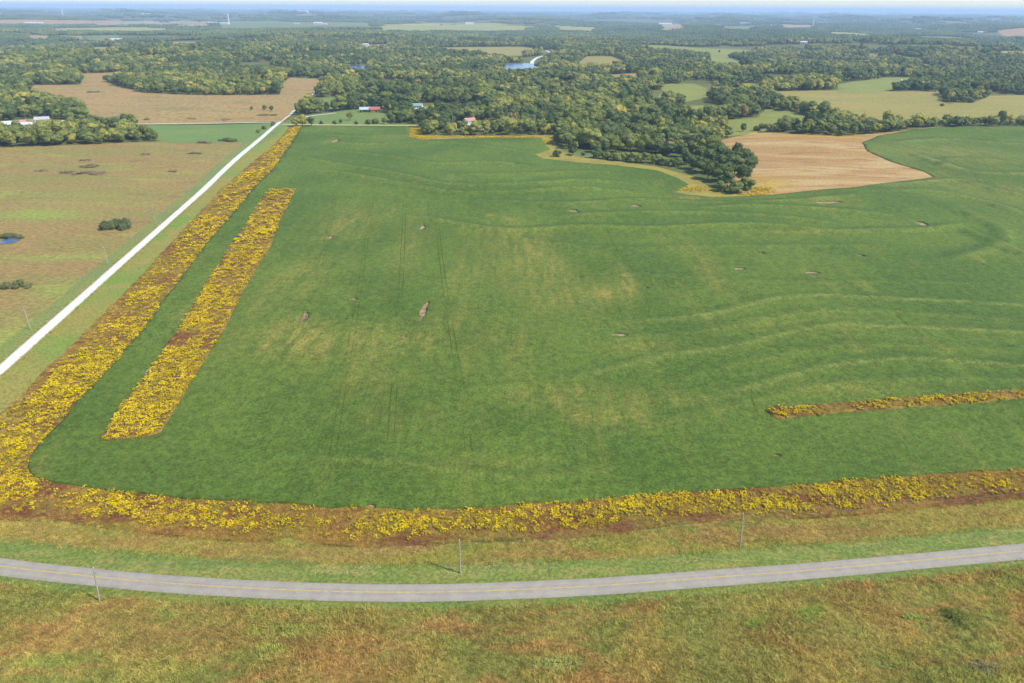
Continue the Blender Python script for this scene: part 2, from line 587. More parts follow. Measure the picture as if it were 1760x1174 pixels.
# ------------------------------------------------------------------ ground
rr = np.concatenate([[0.01], np.geomspace(40, 45000, 560)])
an = np.concatenate([np.linspace(-58, 58, 300), np.linspace(61, 299, 80)])
aa = np.radians(an)
GX = np.outer(rr, np.sin(aa)); GY = np.outer(rr, np.cos(aa))
GZ = hgt(GX, GY)
nr, na = GX.shape
idx = np.arange(nr * na).reshape(nr, na)
j2 = np.roll(idx, -1, axis=1)
F = np.stack([idx[:-1], idx[1:], j2[1:], j2[:-1]], -1).reshape(-1, 4)[:, ::-1]
me = bpy.data.meshes.new("ground")
me.vertices.add(nr * na)
me.vertices.foreach_set("co", np.stack([GX, GY, GZ], -1).astype(np.float32).ravel())
me.loops.add(F.size)
me.loops.foreach_set("vertex_index", F.astype(np.int32).ravel())
me.polygons.add(len(F))
me.polygons.foreach_set("loop_start", np.arange(0, F.size, 4, dtype=np.int32))
me.update(calc_edges=True)
me.validate()
if me.polygons[nr * na // 2].normal.z < 0: me.flip_normals()
shade_smooth(me)
me.materials.append(M['ground'])
tag(obj("ground", me), "rolling green and brown countryside running to the horizon", "ground", None, "structure")
ZMIN = float(GZ.min())

# ------------------------------------------------------------------ outlines, photo pixels
inner = [(518, 218), (470, 290), (432, 328), (391, 379), (356, 418), (322, 465), (283, 516), (244, 571), (209, 612), (150, 677), (128, 700), (99, 734), (73, 761),
         (55, 785), (51, 800), (58, 820), (95, 830), (164, 840), (245, 850), (327, 859), (409, 862), (505, 867), (552, 873), (600, 871), (695, 878), (791, 875),
         (856, 872), (907, 865), (961, 865), (989, 862), (1077, 853), (1160, 846), (1330, 838), (1416, 829), (1501, 822), (1620, 814), (1760, 806), (1990, 790)]
outer_l = [(497, 219), (484, 236), (467, 253), (425, 287), (381, 325), (349, 360), (300, 412), (255, 462), (199, 520), (163, 555), (123, 596), (85, 630), (38, 680), (0, 712), (-120, 830)]
outer_b = [(-120, 890), (0, 894), (102, 896), (205, 913), (307, 923), (409, 932), (453, 933), (494, 922), (545, 935), (600, 942), (668, 938), (770, 936), (907, 929), (1043, 923),
           (1094, 914), (1160, 904), (1262, 894), (1399, 892), (1501, 885), (1603, 872), (1760, 858), (1990, 838)]
bean_top = [(2150, 222), (1760, 219), (1620, 219), (1570, 223), (1510, 234), (1482, 246), (1490, 260), (1530, 278), (1590, 296), (1605, 305), (1470, 323), (1330, 336), (1297, 338),
            (1230, 340), (1180, 336), (1158, 331), (1183, 318), (1165, 307), (1130, 294), (1060, 285), (1000, 281), (935, 274), (918, 266), (945, 258), (930, 238), (850, 238),
            (725, 241), (703, 236), (705, 218)]
island = [(464, 329), (508, 327), (481, 381), (464, 426), (424, 492), (381, 575), (322, 673), (295, 716), (277, 745), (248, 755), (173, 761), (205, 708), (264, 630), (319, 551),
          (354, 492), (393, 430), (424, 391), (440, 359), (452, 340)]
right_strip = [(1313, 708), (1332, 703), (1467, 694.5), (1569, 685), (1671, 679), (1760, 672), (1960, 658), (1960, 672), (1760, 687), (1671, 696), (1569, 703), (1433, 713), (1334, 723)]

BEAN = np.vstack([poly(inner), poly(bean_top)])
STRIP = np.vstack([poly(outer_l), poly(outer_b), poly(inner)[::-1]])
ISLAND = poly(island)
RSTRIP = poly(right_strip)
NOTCH = poly([(705, 217.2), (724, 217), (727, 233), (850, 233.5), (932, 232), (960, 235), (955, 247), (970, 262), (1000, 271), (1060, 277), (1130, 287), (1190, 303), (1225, 326), (1262, 333), (1300, 331), (1330, 334.5)]
             + bean_top[12:])
STUB = poly([(1228, 244), (1300, 227), (1370, 231), (1440, 235), (1490, 231), (1580, 221), (1622, 217.5)] + bean_top[2:12] + [(1300, 337), (1262, 330), (1230, 300)])

# terraces: low ridges that follow the contour
ridges = [
    ([(1065, 555), (1173, 548), (1259, 533), (1324, 516), (1410, 509), (1518, 514), (1760, 527), (1950, 540)], 2.8, .5, .55),
    ([(960, 660), (1043, 637), (1151, 611), (1237, 600), (1345, 576), (1432, 561), (1561, 564), (1760, 574), (1950, 584)], 2.6, .5, .5),
    ([(1180, 700), (1302, 663), (1367, 645), (1432, 630), (1518, 620), (1570, 617), (1648, 624), (1760, 630), (1950, 640)], 2.4, .45, .5),
    ([(700, 372), (860, 398), (1000, 393), (1130, 395), (1259, 389), (1345, 392), (1432, 401), (1518, 399), (1596, 397), (1680, 384)], 4.2, 1.5, .25),
    ([(940, 375), (1080, 368), (1200, 368), (1330, 374), (1450, 388)], 3.6, 1.1, .35),
    ([(1639, 352), (1682, 376), (1728, 402), (1712, 425), (1669, 440), (1600, 452)], 4.2, 1.0, .2),
    ([(500, 268), (585, 285), (670, 298), (741, 314), (790, 320), (893, 318), (1000, 312), (1100, 318)], 4.0, 1.4, .3),
    ([(520, 292), (600, 302), (685, 317), (741, 327), (790, 334), (893, 332), (1000, 326), (1120, 336)], 4.0, 1.5, .3),
    ([(560, 246), (640, 250), (699, 246), (800, 250), (900, 262)], 5.0, 1.4, .3),
    ([(540, 256), (660, 270), (747, 283), (841, 281), (930, 290)], 4.5, 1.3, .25),
    ([(760, 300), (869, 302), (1000, 297), (1090, 302)], 4.0, 1.3, .2),
    ([(1180, 360), (1300, 356), (1420, 362), (1540, 372)], 4.0, 1.1, .3),
    ([(1560, 262), (1640, 290), (1700, 300), (1800, 300)], 5.0, 1.2, .5),
    ([(1540, 318), (1640, 312), (1720, 330), (1800, 345)], 4.5, 1.2, .4),
    ([(1000, 592), (1120, 580), (1240, 566), (1340, 545), (1440, 536), (1560, 540), (1760, 552), (1950, 560)], 3.0, .3, .16),
    ([(1120, 668), (1220, 640), (1340, 612), (1450, 596), (1600, 598), (1760, 606), (1950, 612)], 2.6, .3, .16),
    ([(1000, 760), (1140, 728), (1260, 700), (1400, 668), (1560, 654), (1760, 655), (1950, 660)], 2.4, .3, .16),
    ([(1000, 470), (1180, 478), (1360, 488), (1560, 486), (1760, 494)], 3.0, .35, .12),
    ([(820, 345), (960, 352), (1100, 345), (1230, 350), (1380, 345), (1500, 335)], 3.6, 1.0, .25),
    ([(1620, 380), (1690, 410), (1760, 440), (1850, 470)], 4.0, .96, .2), ([(1500, 330), (1600, 330), (1700, 350), (1760, 372), (1850, 400)], 4.0, .96, .3),
    ([(530, 232), (620, 236), (700, 234)], 5.0, 1.0, .2), ([(1530, 246), (1620, 240), (1700, 246), (1800, 252)], 5.0, 1.0, .35), ([(1600, 275), (1680, 275), (1760, 282)], 5.0, 1.0, .35),
    ([(900, 415), (1050, 428), (1200, 426), (1380, 424), (1560, 424)], 3.2, .6, .1),
    ([(420, 800), (560, 790), (720, 800), (860, 822), (1000, 812), (1100, 796)], 2.0, .35, .25),
]
RD = [(spline([P(*q) for q in pts], 3.0), s, hh, cr) for pts, s, hh, cr in ridges]

def _ridge(x, y, want):
    x = np.asarray(x, float); y = np.asarray(y, float)
    out = np.zeros_like(x)
    for path, s, hh, cr in RD:
        m = (x > path[:, 0].min() - 16) & (x < path[:, 0].max() + 16) & (y > path[:, 1].min() - 16) & (y < path[:, 1].max() + 16)
        if not m.any(): continue
        X, Y = x[m], y[m]
        best = np.full(X.shape, 1e9); kk = np.zeros(X.shape, int); sgn = np.zeros(X.shape)
        for k in range(len(path)):
            d = np.hypot(X - path[k, 0], Y - path[k, 1])
            q = d < best
            best[q] = d[q]; kk[q] = k; sgn[q] = (Y - path[k, 1])[q]
        endf = np.minimum(1, np.minimum(kk, len(path) - 1 - kk) / 8.0)
        if want == 'h': v = hh * (1.0 if hh < .95 else 1.5) * np.exp(-(best / s) ** 2) * endf
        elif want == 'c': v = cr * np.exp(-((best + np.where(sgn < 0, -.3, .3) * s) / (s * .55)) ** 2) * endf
        else: v = (.35 if hh < .95 else .75) * np.exp(-((best - s * 1.6) / (s * 1.0)) ** 2) * (sgn > 0) * endf  # painted shade band on the far side of each ridge
        out[m] = np.maximum(out[m], v)
    return out

def ridge_one(x, y):
    return float(hgt(x, y)) + float(_ridge(np.array([x]), np.array([y]), 'h')[0])

yellow_spots = [(600, 385, 22, 40, .55), (555, 590, 34, 16, .8), (500, 575, 14, 14, .6), (520, 480, 16, 30, .5), (910, 440, 20, 40, .75), (965, 505, 22, 26, .6), (1076, 490, 5, 22, 1.0),
                (1040, 505, 5, 8, .9), (700, 430, 9, 60, .35), (850, 400, 16, 30, .35), (700, 720, 16, 9, .4), (1060, 720, 18, 7, .75), (1000, 680, 20, 8, .45), (930, 685, 12, 7, .45),
                (1190, 440, 5, 40, .5), (1230, 480, 5, 26, .45), (830, 800, 22, 4, .35), (1160, 690, 18, 7, .4), (1640, 265, 60, 70, .55), (1560, 300, 30, 30, .6), (1700, 330, 60, 40, .35),
                (780, 560, 14, 24, .3), (880, 600, 14, 24, .35), (640, 660, 16, 12, .3), (1480, 560, 30, 5, .3), (845, 371, 6, 3, .8), (880, 377, 6, 3, .7), (1360, 401, 26, 3, .8),
                (1440, 345, 18, 12, .4), (1300, 560, 20, 10, .3), (800, 470, 9, 40, .45), (1120, 600, 18, 7, .45), (710, 590, 8, 8, .4), (1430, 670, 26, 5, .45), (1180, 342, 20, 5, .8), (460, 520, 10, 40, .2)]
YS = [(P(a, b), c, d, e) for a, b, c, d, e in yellow_spots]

def yellow(x, y):
    o = np.zeros_like(x)
    for p, rx, ry, s in YS:
        o += s * np.exp(-(((x - p[0]) / rx) ** 2 + ((y - p[1]) / ry) ** 2))
    return np.clip(o * .8, 0, 1.0)

bare = [(523, 546, 2.0, 5.5), (567, 410, 1.8, 5.0), (607, 516, 2.2, 2.2), (726, 392, 1.7, 7.0), (729, 535, 1.6, 12.0), (692, 581, 1.8, 1.2), (985, 364, 3.6, 3.6), (1093, 355, 4.6, 4.0),
        (1062, 577, 3.8, 2.0), (1270, 463, 3.6, 2.2), (1305, 436, 3.2, 1.8), (1394, 470, 4.8, 2.0), (1480, 441, 3.0, 1.6), (1582, 385, 3.0, 5.0), (1335, 785, 1.3, .8), (638, 872, 2.0, .8),
        (1108, 496, 2.0, 1.2), (993, 477, 2.4, 1.2), (576, 243, 3.0, 12), (1420, 349, 12, 3.5)]
HOLES = []
for i, (a, b, rx, ry) in enumerate(bare):
    c0 = P(a, b); rx *= 1.08; ry *= 1.1
    rg = random.Random(i)
    n = 14
    ph = rg.uniform(0, 6.28)
    HOLES.append(np.array([(c0[0] + rx * math.cos(2 * math.pi * k / n) * (q := rg.uniform(.6, 1.12)) + .25 * ry * math.sin(2 * math.pi * k / n) * rg.uniform(-.2, .2),
                            c0[1] + ry * math.sin(2 * math.pi * k / n) * q) for k in range(n)]))
CAN = 0.65
bean = sheet("bean_field", rough(BEAN, 2.5, .7, 4), lambda d: max(1.5, d / 135), CAN, M['bean'],
             "wide green soybean field with curving terraces and yellowing patches", "field", holes=HOLES, skirt=.75,
             extra=lambda x, y: _ridge(x, y, 'h') + (vnoise(x, y, 1.6, 9, 2) - .5) * .28,
             attrs={"yellow": yellow, "crest": lambda x, y: _ridge(x, y, 'c'), "back_shade": lambda x, y: _ridge(x, y, 'l')})
for i, hq in enumerate(HOLES):
    c0 = hq.mean(0)
    big = c0 + (hq - c0) * 1.25
    q = np.column_stack([big, [ridge_one(*p) + .08 for p in big]])
    cz = ridge_one(*c0) + .1
    V = np.vstack([q, [[c0[0], c0[1], cz]]])
    n = len(big)
    o = obj("bare_soil", new_mesh("bare_soil", V, [(k, (k + 1) % n, n) for k in range(n)], M['soil']), bean)

# wheel tracks and gaps between drill passes, thin lines where the canopy is open
tracks = []
for tp in ([(697, 330), (694, 400), (688, 520), (680, 640), (672, 760)], [(748, 350), (760, 460), (776, 570), (794, 680), (806, 780)], [(578, 328), (560, 420), (532, 520), (490, 640), (440, 770)],
           [(640, 330), (628, 430), (612, 540), (592, 660), (570, 800)]):
    w0 = [P(*q) for q in tp]
    for dx in (-1.0, 1.0): tracks.append([('w', q[0] + dx, q[1]) for q in w0])
tracks += [[(790, 390), (880, 405), (1000, 421), (1120, 424)],
          [(1280, 660), (1330, 700), (1335, 720)], [(1440, 480), (1520, 530), (1600, 590), (1700, 660)],
          [(1600, 500), (1680, 560), (1740, 600)], [(1293, 660), (1292, 690), (1318, 735), (1340, 765)], [(1370, 610), (1400, 640), (1430, 655)], [(1350, 558), (1420, 556), (1460, 558)],
          [(1518, 612), (1560, 610), (1600, 613)], [(1280, 516), (1330, 513), (1345, 511)], [(1040, 390), (1060, 430), (1090, 470)], [(1150, 400), (1190, 440), (1240, 490), (1310, 540)],
          [(735, 350), (738, 400)],  [(740, 330), (700, 326)], [(1400, 350), (1450, 372), (1480, 380)]]
for tp in tracks:
    path = spline([np.array(q[1:]) if q[0] == 'w' else P(*q) for q in tp], 6.0)
    wd = np.clip(vnoise(path[:, 0], path[:, 1], 14, 5) * 1.5 - .42, .03, .8) * np.clip(np.hypot(path[:, 0], path[:, 1]) / 300, .7, 1.3) * .42
    if tp[0][0] == 'w': wd = wd * .8
    elif abs(path[-1][0] - path[0][0]) > 14: wd = wd * .4
    ribbon("wheel_track", path, wd, CAN + .17, M['dark_track'], parent=bean, cols=3, zf=ridge_one)

# ------------------------------------------------------------------ near ground sheets
def far_s(d): return max(1.2, d / 70)
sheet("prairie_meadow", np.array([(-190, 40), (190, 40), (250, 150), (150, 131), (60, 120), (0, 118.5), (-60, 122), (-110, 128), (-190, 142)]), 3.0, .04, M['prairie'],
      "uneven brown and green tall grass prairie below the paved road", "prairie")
road_pts = [(-160, 948), (0, 974.5), (165, 993), (300, 1005), (480, 1015), (640, 1019.5), (790, 1018.5), (1000, 1010), (1160, 999), (1400, 981), (1600, 963), (1760, 948), (1930, 931)]
RP = spline([P(*q) for q in road_pts], 2.5)
def offset(path, d):
    t = np.gradient(path, axis=0); t /= np.linalg.norm(t, axis=1)[:, None]
    return path + np.column_stack([t[:, 1], -t[:, 0]]) * d
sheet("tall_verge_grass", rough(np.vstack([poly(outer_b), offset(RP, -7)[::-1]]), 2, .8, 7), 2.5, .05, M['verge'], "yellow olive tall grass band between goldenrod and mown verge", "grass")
sheet("mown_verge", rough(np.vstack([offset(RP, -1.5), offset(RP, -9.5)[::-1]]), 2, 1.3, 8), 2.0, .09, M['mown'], "green mown verge on the far side of the paved road", "grass")
sheet("mown_verge", rough(np.vstack([offset(RP, 5.6), offset(RP, 1.5)[::-1]]), 2, .9, 9), 2.0, .09, M['mown_green'], "narrow green mown verge on the near side of the paved road", "grass")
road = ribbon("paved_road", RP, 5.4 + (vnoise(RP[:, 0], RP[:, 1], 5, 91) - .5) * .3, .12, M['asphalt'], "curving grey asphalt two lane road with faded yellow centre line", "road", crown=.06, cols=9)
ribbon("centre_line", RP, .36, .192, M['paint'], parent=road, shift=-.15, cols=3)

gr_pts = [(-190, 800), (-60, 695), (0, 646), (60, 593), (130, 530), (200, 467), (276, 400), (330, 346), (374, 301), (410, 268), (440, 243), (462, 225), (481, 210)]
GP = [P(*q) for q in gr_pts]
GA, GB = GP[0], GP[-1]
GP = spline([p * .35 + (GA + (GB - GA) * (np.dot(p - GA, GB - GA) / np.dot(GB - GA, GB - GA))) * .65 for p in GP], 6)
sheet("roadside_ditch", rough(np.vstack([offset(GP, -11), offset(GP, -1)[::-1]]), 5, 1.5, 11), 4, .05, M['ditch'], "grey green ditch grass left of the white gravel road", "grass")
sheet("roadside_grass", rough(np.vstack([offset(GP, 1), poly(outer_l)]), 4, .8, 12), 4, .06, M['rverge'], "green and tan grass strip between gravel road and goldenrod", "grass")
ribbon("gravel_road", GP, 5.3 + (vnoise(GP[:, 0], GP[:, 1], 14, 92) - .5) * 1.0, .16, M['gravel'], "straight white gravel road running away past the goldenrod strip", "road", crown=.08, cols=7)
UP = spline([P(481, 210), P(500, 194, 1), P(520, 176, 1), P(537, 160, 1), P(557, 144, 1)], 8)
ribbon("gravel_road", UP, 5.0, .3, M['gravel'], "gravel road continuing past the crossing along the tan prairie", "road", cols=5)
SIDE = spline([P(120, 215.5), P(200, 214.3), P(300, 213.2), P(400, 212.4), P(478, 211)], 10)
ribbon("farm_lane", SIDE, 3.2, .75, M['gravel'], "thin pale farm lane leading left to the white buildings", "road", cols=5)

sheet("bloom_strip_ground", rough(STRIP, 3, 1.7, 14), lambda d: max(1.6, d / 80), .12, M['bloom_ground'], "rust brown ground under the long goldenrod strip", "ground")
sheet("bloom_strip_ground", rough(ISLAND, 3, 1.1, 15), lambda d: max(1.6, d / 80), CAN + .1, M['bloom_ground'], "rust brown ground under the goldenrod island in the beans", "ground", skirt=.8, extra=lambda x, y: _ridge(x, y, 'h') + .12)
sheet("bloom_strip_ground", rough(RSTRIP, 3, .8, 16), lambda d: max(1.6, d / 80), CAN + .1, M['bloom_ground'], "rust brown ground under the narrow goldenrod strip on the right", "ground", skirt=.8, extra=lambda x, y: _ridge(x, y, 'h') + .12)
t = NT('rough_margin')
c = t.mix(t.rng(t.noise(.05, 4), .4, .6), A(186, 172, 84), A(168, 158, 86))
c = t.mix(t.math('MINIMUM', t.attr("yellow"), .95), c, A(222, 184, 46))
f = t.noise(.7, 5, .65)
M['margin'] = t.out(t.val(c, f, .7, 1.2), f, .5, .3)
ysp = [(P(712, 228), 22, 30, .8), (P(850, 236), 70, 6, .8), (P(940, 245), 10, 14, .8), (P(1190, 325), 16, 8, .5), (P(1300, 333), 12, 10, .9), (P(725, 237), 20, 10, .7)]
def ygold(x, y):
    o = np.zeros_like(x)
    for p, rx, ry, s in ysp: o += s * np.exp(-(((x - p[0]) / rx) ** 2 + ((y - p[1]) / ry) ** 2))
    return np.clip(o, 0, 1)
sheet("field_margin", rough(NOTCH, 4, .8, 17), 4, .1, M['margin'], "yellow grassy margin between the bean field and the woods", "grass", attrs={"yellow": ygold})
ystub = [(P(1306, 326), 10, 9, 1.0), (P(1325, 315), 12, 18, .5), (P(1300, 229), 60, 8, .5), (P(1420, 235), 70, 6, .6)]
def ystubf(x, y):
    o = np.zeros_like(x)
    for p, rx, ry, s in ystub: o += s * np.exp(-(((x - p[0]) / rx) ** 2 + ((y - p[1]) / ry) ** 2))
    return np.clip(o, 0, 1)
sheet("stubble_field", rough(STUB, 5, .6, 18), 5, .2, M['stubble'], "tan mown stubble field curving into the bean field", "field", attrs={"yellow": ystubf})

# left prairie and the fields behind it
z9 = 9.0
LEFT = np.vstack([offset(GP, -9), poly([(460, 216), (430, 232), (399, 240), (298, 242.5), (219, 245), (148, 248.5), (80, 251), (0, 254), (-500, 262)]), [[-560, 130]]])
gsp = [(P(75, 368), 26, 12, 1.0), (P(20, 590), 20, 22, 1.0), (P(120, 500), 16, 14, .7), (P(60, 445), 24, 4, .6), (P(230, 350), 40, 6, .5), (P(110, 335), 50, 5, .4), (P(-40, 680), 20, 20, .7), (P(205, 291), 12, 5, .8), (P(150, 440), 30, 5, .6)]
def gpatch(x, y):
    o = np.zeros_like(x)
    for p, rx, ry, s in gsp: o += s * np.exp(-(((x - p[0]) / rx) ** 2 + ((y - p[1]) / ry) ** 2)) * (.4 + 1.1 * vnoise(x, y, 6, 61))
    return np.clip(o, 0, 1)
sheet("brown_prairie", LEFT, lambda d: max(2.5, d / 70), .03, M['left'], "brown and green grazed prairie left of the gravel road", "prairie", attrs={"green": gpatch})
OPEN = [LEFT, BEAN, STRIP, NOTCH, STUB, np.vstack([offset(GP, -14), offset(GP, 6)[::-1]]), np.vstack([offset(GP, 1), poly(outer_l)])]
clear = [
    ("tan_prairie", 'upleft', [(40, 152), (60, 147), (136, 146), (140, 136), (132, 127), (230, 124), (325, 121), (290, 128), (212, 134), (182, 141), (205, 150), (243, 160), (307, 163), (402, 164), (481, 163), (486, 141),
                  (500, 134), (545, 136), (556, 146), (535, 162), (500, 194), (484, 209), (300, 214.8), (135, 217), (152, 206), (150, 195, z9), (130, 172, z9), (90, 165, z9), (50, 158, z9)],
     "broad tan prairie with dark brush spots behind the green field"),
    ("green_field", 'green', [(240, 214.5), (446, 212.5), (472, 212), (440, 234), (415, 244), (305, 247), (288, 228, 10), (240, 219, 10)], "smooth green hay field below the thin farm lane"),
    ("corner_grass", 'lawn', [(414, 243), (441, 231), (446, 213), (486, 207), (496, 214), (470, 236), (440, 250)], "rough grass at the gravel road crossing"),
    ("farm_yard", 'yard', [(-60, 212), (0, 209), (60, 204), (88, 204), (118, 207), (118, 214, 6), (85, 217, 6), (40, 222, 6), (-60, 226, 6)], "pale farm yard around the white buildings"),
    ("farm_lawn", 'lawn', [(486, 213), (516, 200), (545, 196), (575, 193), (612, 188), (660, 185), (672, 196, 7), (668, 213), (720, 213.5), (702, 217.3), (600, 216.6), (500, 217)], "mown farm lawn in front of the red barn"),
    ("farm_lawn", 'lawn', [(536, 173), (560, 168), (597, 168), (592, 178, 7), (545, 181, 7)], "small lit lawn between trees beyond the driveway"),
    ("farm_lawn", 'lawn', [(698, 184), (745, 182), (745, 192, 5), (698, 197, 5)], "clearing around the green roofed house"),
    ("farm_lawn", 'yard', [(768, 211), (850, 208), (850, 224), (768, 224)], "bare yard around the red roofed white house"),
    ("pasture", 'pasture', [(1150, 209), (1170, 208), (1190, 212), (1224, 206), (1300, 203), (1316, 187), (1345, 189), (1392, 200), (1384, 219), (1300, 227.5), (1236, 238), (1256, 222), (1220, 214, 4), (1168, 220, 8), (1150, 217, 8)], "bright green pasture just above the stubble field"),
    ("pasture", 'pasture', [(1170, 182), (1245, 181), (1246, 186, 8), (1205, 189, 8), (1175, 188, 8)], "sliver of green pasture among the woods"),
    ("pasture", 'pasture', [(1130, 145), (1193, 144), (1224, 156), (1218, 161, 6), (1180, 166, 8), (1114, 171, 8), (1140, 158)], "curved green pasture behind dark trees"),
    ("pasture", 'pasture', [(1258, 142), (1310, 145), (1308, 153, 8), (1265, 148, 8)], "small green pasture notch in the woods"),
    ("far_field", 'orange', [(1041, 129), (1100, 126), (1101, 136, 9), (1041, 137, 9)], "orange tan field patch in the woods"),
    ("far_field", 'pasture', [(1086, 77), (1141, 78), (1204, 83), (1293, 87), (1291, 91, 9), (1204, 90, 9), (1120, 84, 9)], "long pale green field below the far woods"),
    ("far_field", 'pasture', [(1212, 92), (1264, 91), (1257, 100), (1284, 108), (1270, 112, 9), (1223, 110, 9)], "green field with a lone tree in the far woods"),
    ("far_field", 'meadow', [(987, 112), (1008, 97), (1052, 97), (1078, 107), (1045, 113, 9), (1000, 117, 9)], "pale meadow right of the lake road"),
    ("meadow", 'meadow', [(1322, 158), (1480, 156), (1617, 158), (1619, 176), (1673, 177), (1700, 165), (1760, 164), (1990, 162), (1990, 206), (1760, 207), (1650, 209), (1580, 213), (1500, 218), (1440, 190, 10), (1390, 178, 10), (1335, 168, 8)],
     "pale yellow meadow above the right hedgerow"),
    ("far_field", 'pasture', [(1440, 145), (1524, 134), (1574, 133), (1562, 147), (1519, 152, 7), (1440, 152, 7)], "green field with white bales in front of dark woods"),
    ("far_field", 'fyel', [(1717, 88), (1990, 88), (1990, 94, 9), (1717, 94, 9)], "pale strip field at the right edge"),
    ("far_field", 'tan', [(1490, 91), (1519, 98), (1508, 102, 9), (1490, 96, 9)], "small bare tan slope in the right woods"),
    ("far_field", 'pasture', [(1528, 94), (1590, 102), (1587, 107, 9), (1540, 99, 9)], "thin green field beside the tan slope"),
    ("far_field", 'fyel', [(1415, 54.5), (1485, 57), (1505, 61), (1495, 65, 9), (1430, 60, 9)], "pale green strip field below the right tower"),
    ("far_field", 'orange', [(1708, 53), (1900, 52), (1900, 60, 9), (1730, 62, 9)], "bare reddish field at the far right"),
    ("far_field", 'tan', [(1340, 42), (1400, 43.5), (1398, 48, 9), (1340, 48, 9)], "tan field beside the right white tower"),
    ("far_field", 'fgreen', [(145, 62), (205, 60), (205, 70, 9), (150, 72, 9)], "dull green field left of the white barns"),
    ("far_field", 'tan', [(108, 61), (142, 62), (142, 72, 9), (112, 72, 9)], "bare tan field in the far left woods"),
    ("far_field", 'fyel', [(155, 81.5), (196, 80.5), (186, 88, 9), (165, 87, 9)], "small bright yellow green field in the left woods"),
    ("far_field", 'tan', [(293, 72.5), (350, 72), (334, 78, 9), (298, 79, 9)], "tan field sliver in the left woods"),
    ("far_field", 'orange', [(-100, 36), (110, 35), (210, 35.5), (210, 41, 9), (-100, 41, 9)], "long reddish field at far left"),
    ("far_field", 'tan', [(160, 37), (260, 36.5), (370, 36.5), (362, 44, 9), (160, 44, 9)], "long tan field left of the white tower"),
    ("far_field", 'tan', [(40, 61), (82, 61), (82, 64, 9), (40, 64, 9)], "short tan strip at far left"),
    ("far_field", 'fyel', [(80, 49), (286, 48.5), (286, 52.5, 9), (80, 53, 9)], "thin pale strip field in front of far houses"),
    ("far_field", 'fgreen', [(375, 37.5), (500, 38), (640, 40), (645, 47, 9), (500, 48, 9), (372, 46.5, 9)], "wide dull green field around the white tower"),
    ("far_field", 'fyel', [(650, 42), (766, 40), (858, 40.5), (930, 47), (880, 52, 9), (807, 53, 9), (700, 52, 9), (648, 49, 9)], "large pale yellow green field near the horizon"),
    ("far_field", 'fyel', [(946, 43.5), (1034, 47), (1020, 55, 9), (955, 50, 9)], "pale green field right of the large one"),
    ("far_field", 'tan', [(618, 77), (668, 76.5), (668, 81, 9), (625, 82, 9)], "bright bare strip in the middle woods"),
    ("far_field", 'meadow', [(745, 82), (827, 81), (895, 80.5), (930, 84), (892, 93, 9), (840, 95, 9), (826, 88, 9), (760, 87, 9)], "olive tan meadow left of the lake road"),
    ("far_field", 'tan', [(1126, 41), (1180, 42), (1180, 50, 9), (1130, 50, 9)], "tan yard around the large white far building"),
    ("far_field", 'fgreen', [(1235, 44), (1300, 44), (1300, 51, 9), (1235, 50, 9)], "dull green field below far white roofs"),
]
for nm, mt, pts, lab in clear:
    pl = poly(pts)
    OPEN.append(rough(pl, 22, 7, 33))
    d0 = float(np.hypot(*pl.mean(0)))
    ext = pl.max(0) - pl.min(0)
    sp = max(d0 / 90, max(ext) / 70)
    sheet(nm, pl if d0 > 1500 else rough(pl, 12, 2.5, 21), sp, .16 if d0 < 1000 else min(1.6, .3 + d0 / 6000), M[mt], lab, "field" if 'lawn' not in nm and 'yard' not in nm else "yard")

# lake with its far road
lake = poly([(862, 113), (874, 109.5), (895, 108.5), (918, 109.5), (922, 112), (922, 121, 11), (868, 121, 11)])
OPEN.append(lake)
sheet("lake", rough(lake, 12, 3, 23), 15, .5, M['water'], "small blue lake in the woods below a white road", "lake")
pond2 = poly([(598, 112.5), (634, 113.5), (632, 120, 10), (600, 120, 10)])
OPEN.append(pond2)
sheet("pond", rough(pond2, 10, 2, 24), 15, .6, M['water'], "thin sliver of water glinting in the middle woods", "pond")
lr = spline([P(914, 110), P(917, 104), P(928, 98), P(944, 95), P(949, 91.5), P(938, 87.5)], 8)
ribbon("lake_road", lr, 11, .8, M['gravel'], "white gravel road winding up from the lake", "road", cols=5)
OPEN.append(np.vstack([offset(lr, -28), offset(lr, 28)[::-1]]))
for pts, wd, lab in (([(516, 203.5), (535, 199.5), (556, 197), (578, 194.5)], 4, "pale driveway crossing the farm lawn"), ([(645, 130.5), (660, 129.5), (672, 130)], 9, "short pale road stretch in the woods"),
                     ([(486, 214.3), (560, 215), (640, 215.6), (720, 216)], 3.5, "tan dirt track along the top of the bean field"), ([(1500, 205), (1580, 187), (1680, 184.5), (1860, 184)], 5, "cream mown strip across the right meadow"),
                     ([(770, 216), (800, 215.5), (850, 216)], 4, "bare lane beside the red roofed house")):
    pth = spline([P(*q) for q in pts], 8)
    ribbon("dirt_track", pth, wd, .34, M['hay' if 'cream' in lab or 'tan' in lab else 'gravel'], lab, "track", cols=5)
    OPEN.append(np.vstack([offset(pth, -9), offset(pth, 9)[::-1]]))
OPEN.append(np.vstack([offset(UP, -5), offset(UP, 6)[::-1]]))
OPEN.append(np.vstack([offset(SIDE, -24), offset(SIDE, 16)[::-1]]))
for nm, pts, lab in (("pond", [(0, 417), (6, 411), (24, 409), (36, 412), (24, 418), (2, 420)], "small blue pond at the left edge beside a shrub"),
                     ("pond", [(428, 192), (438, 190), (449, 192.5), (440, 195), (430, 194.5)], "tiny pond by trees in the tan prairie")):
    sheet(nm, poly(pts), 3, .3, M['water'], lab, "pond")

# ------------------------------------------------------------------ scatter machinery (uncountable plants)
def proto_collection(name, meshes):
    c = bpy.data.collections.new(name)
    for i, me in enumerate(meshes):
        o = bpy.data.objects.new("%s_%s" % (name, "abcdefghijklmnop"[i]), me)
        c.objects.link(o)
    return c

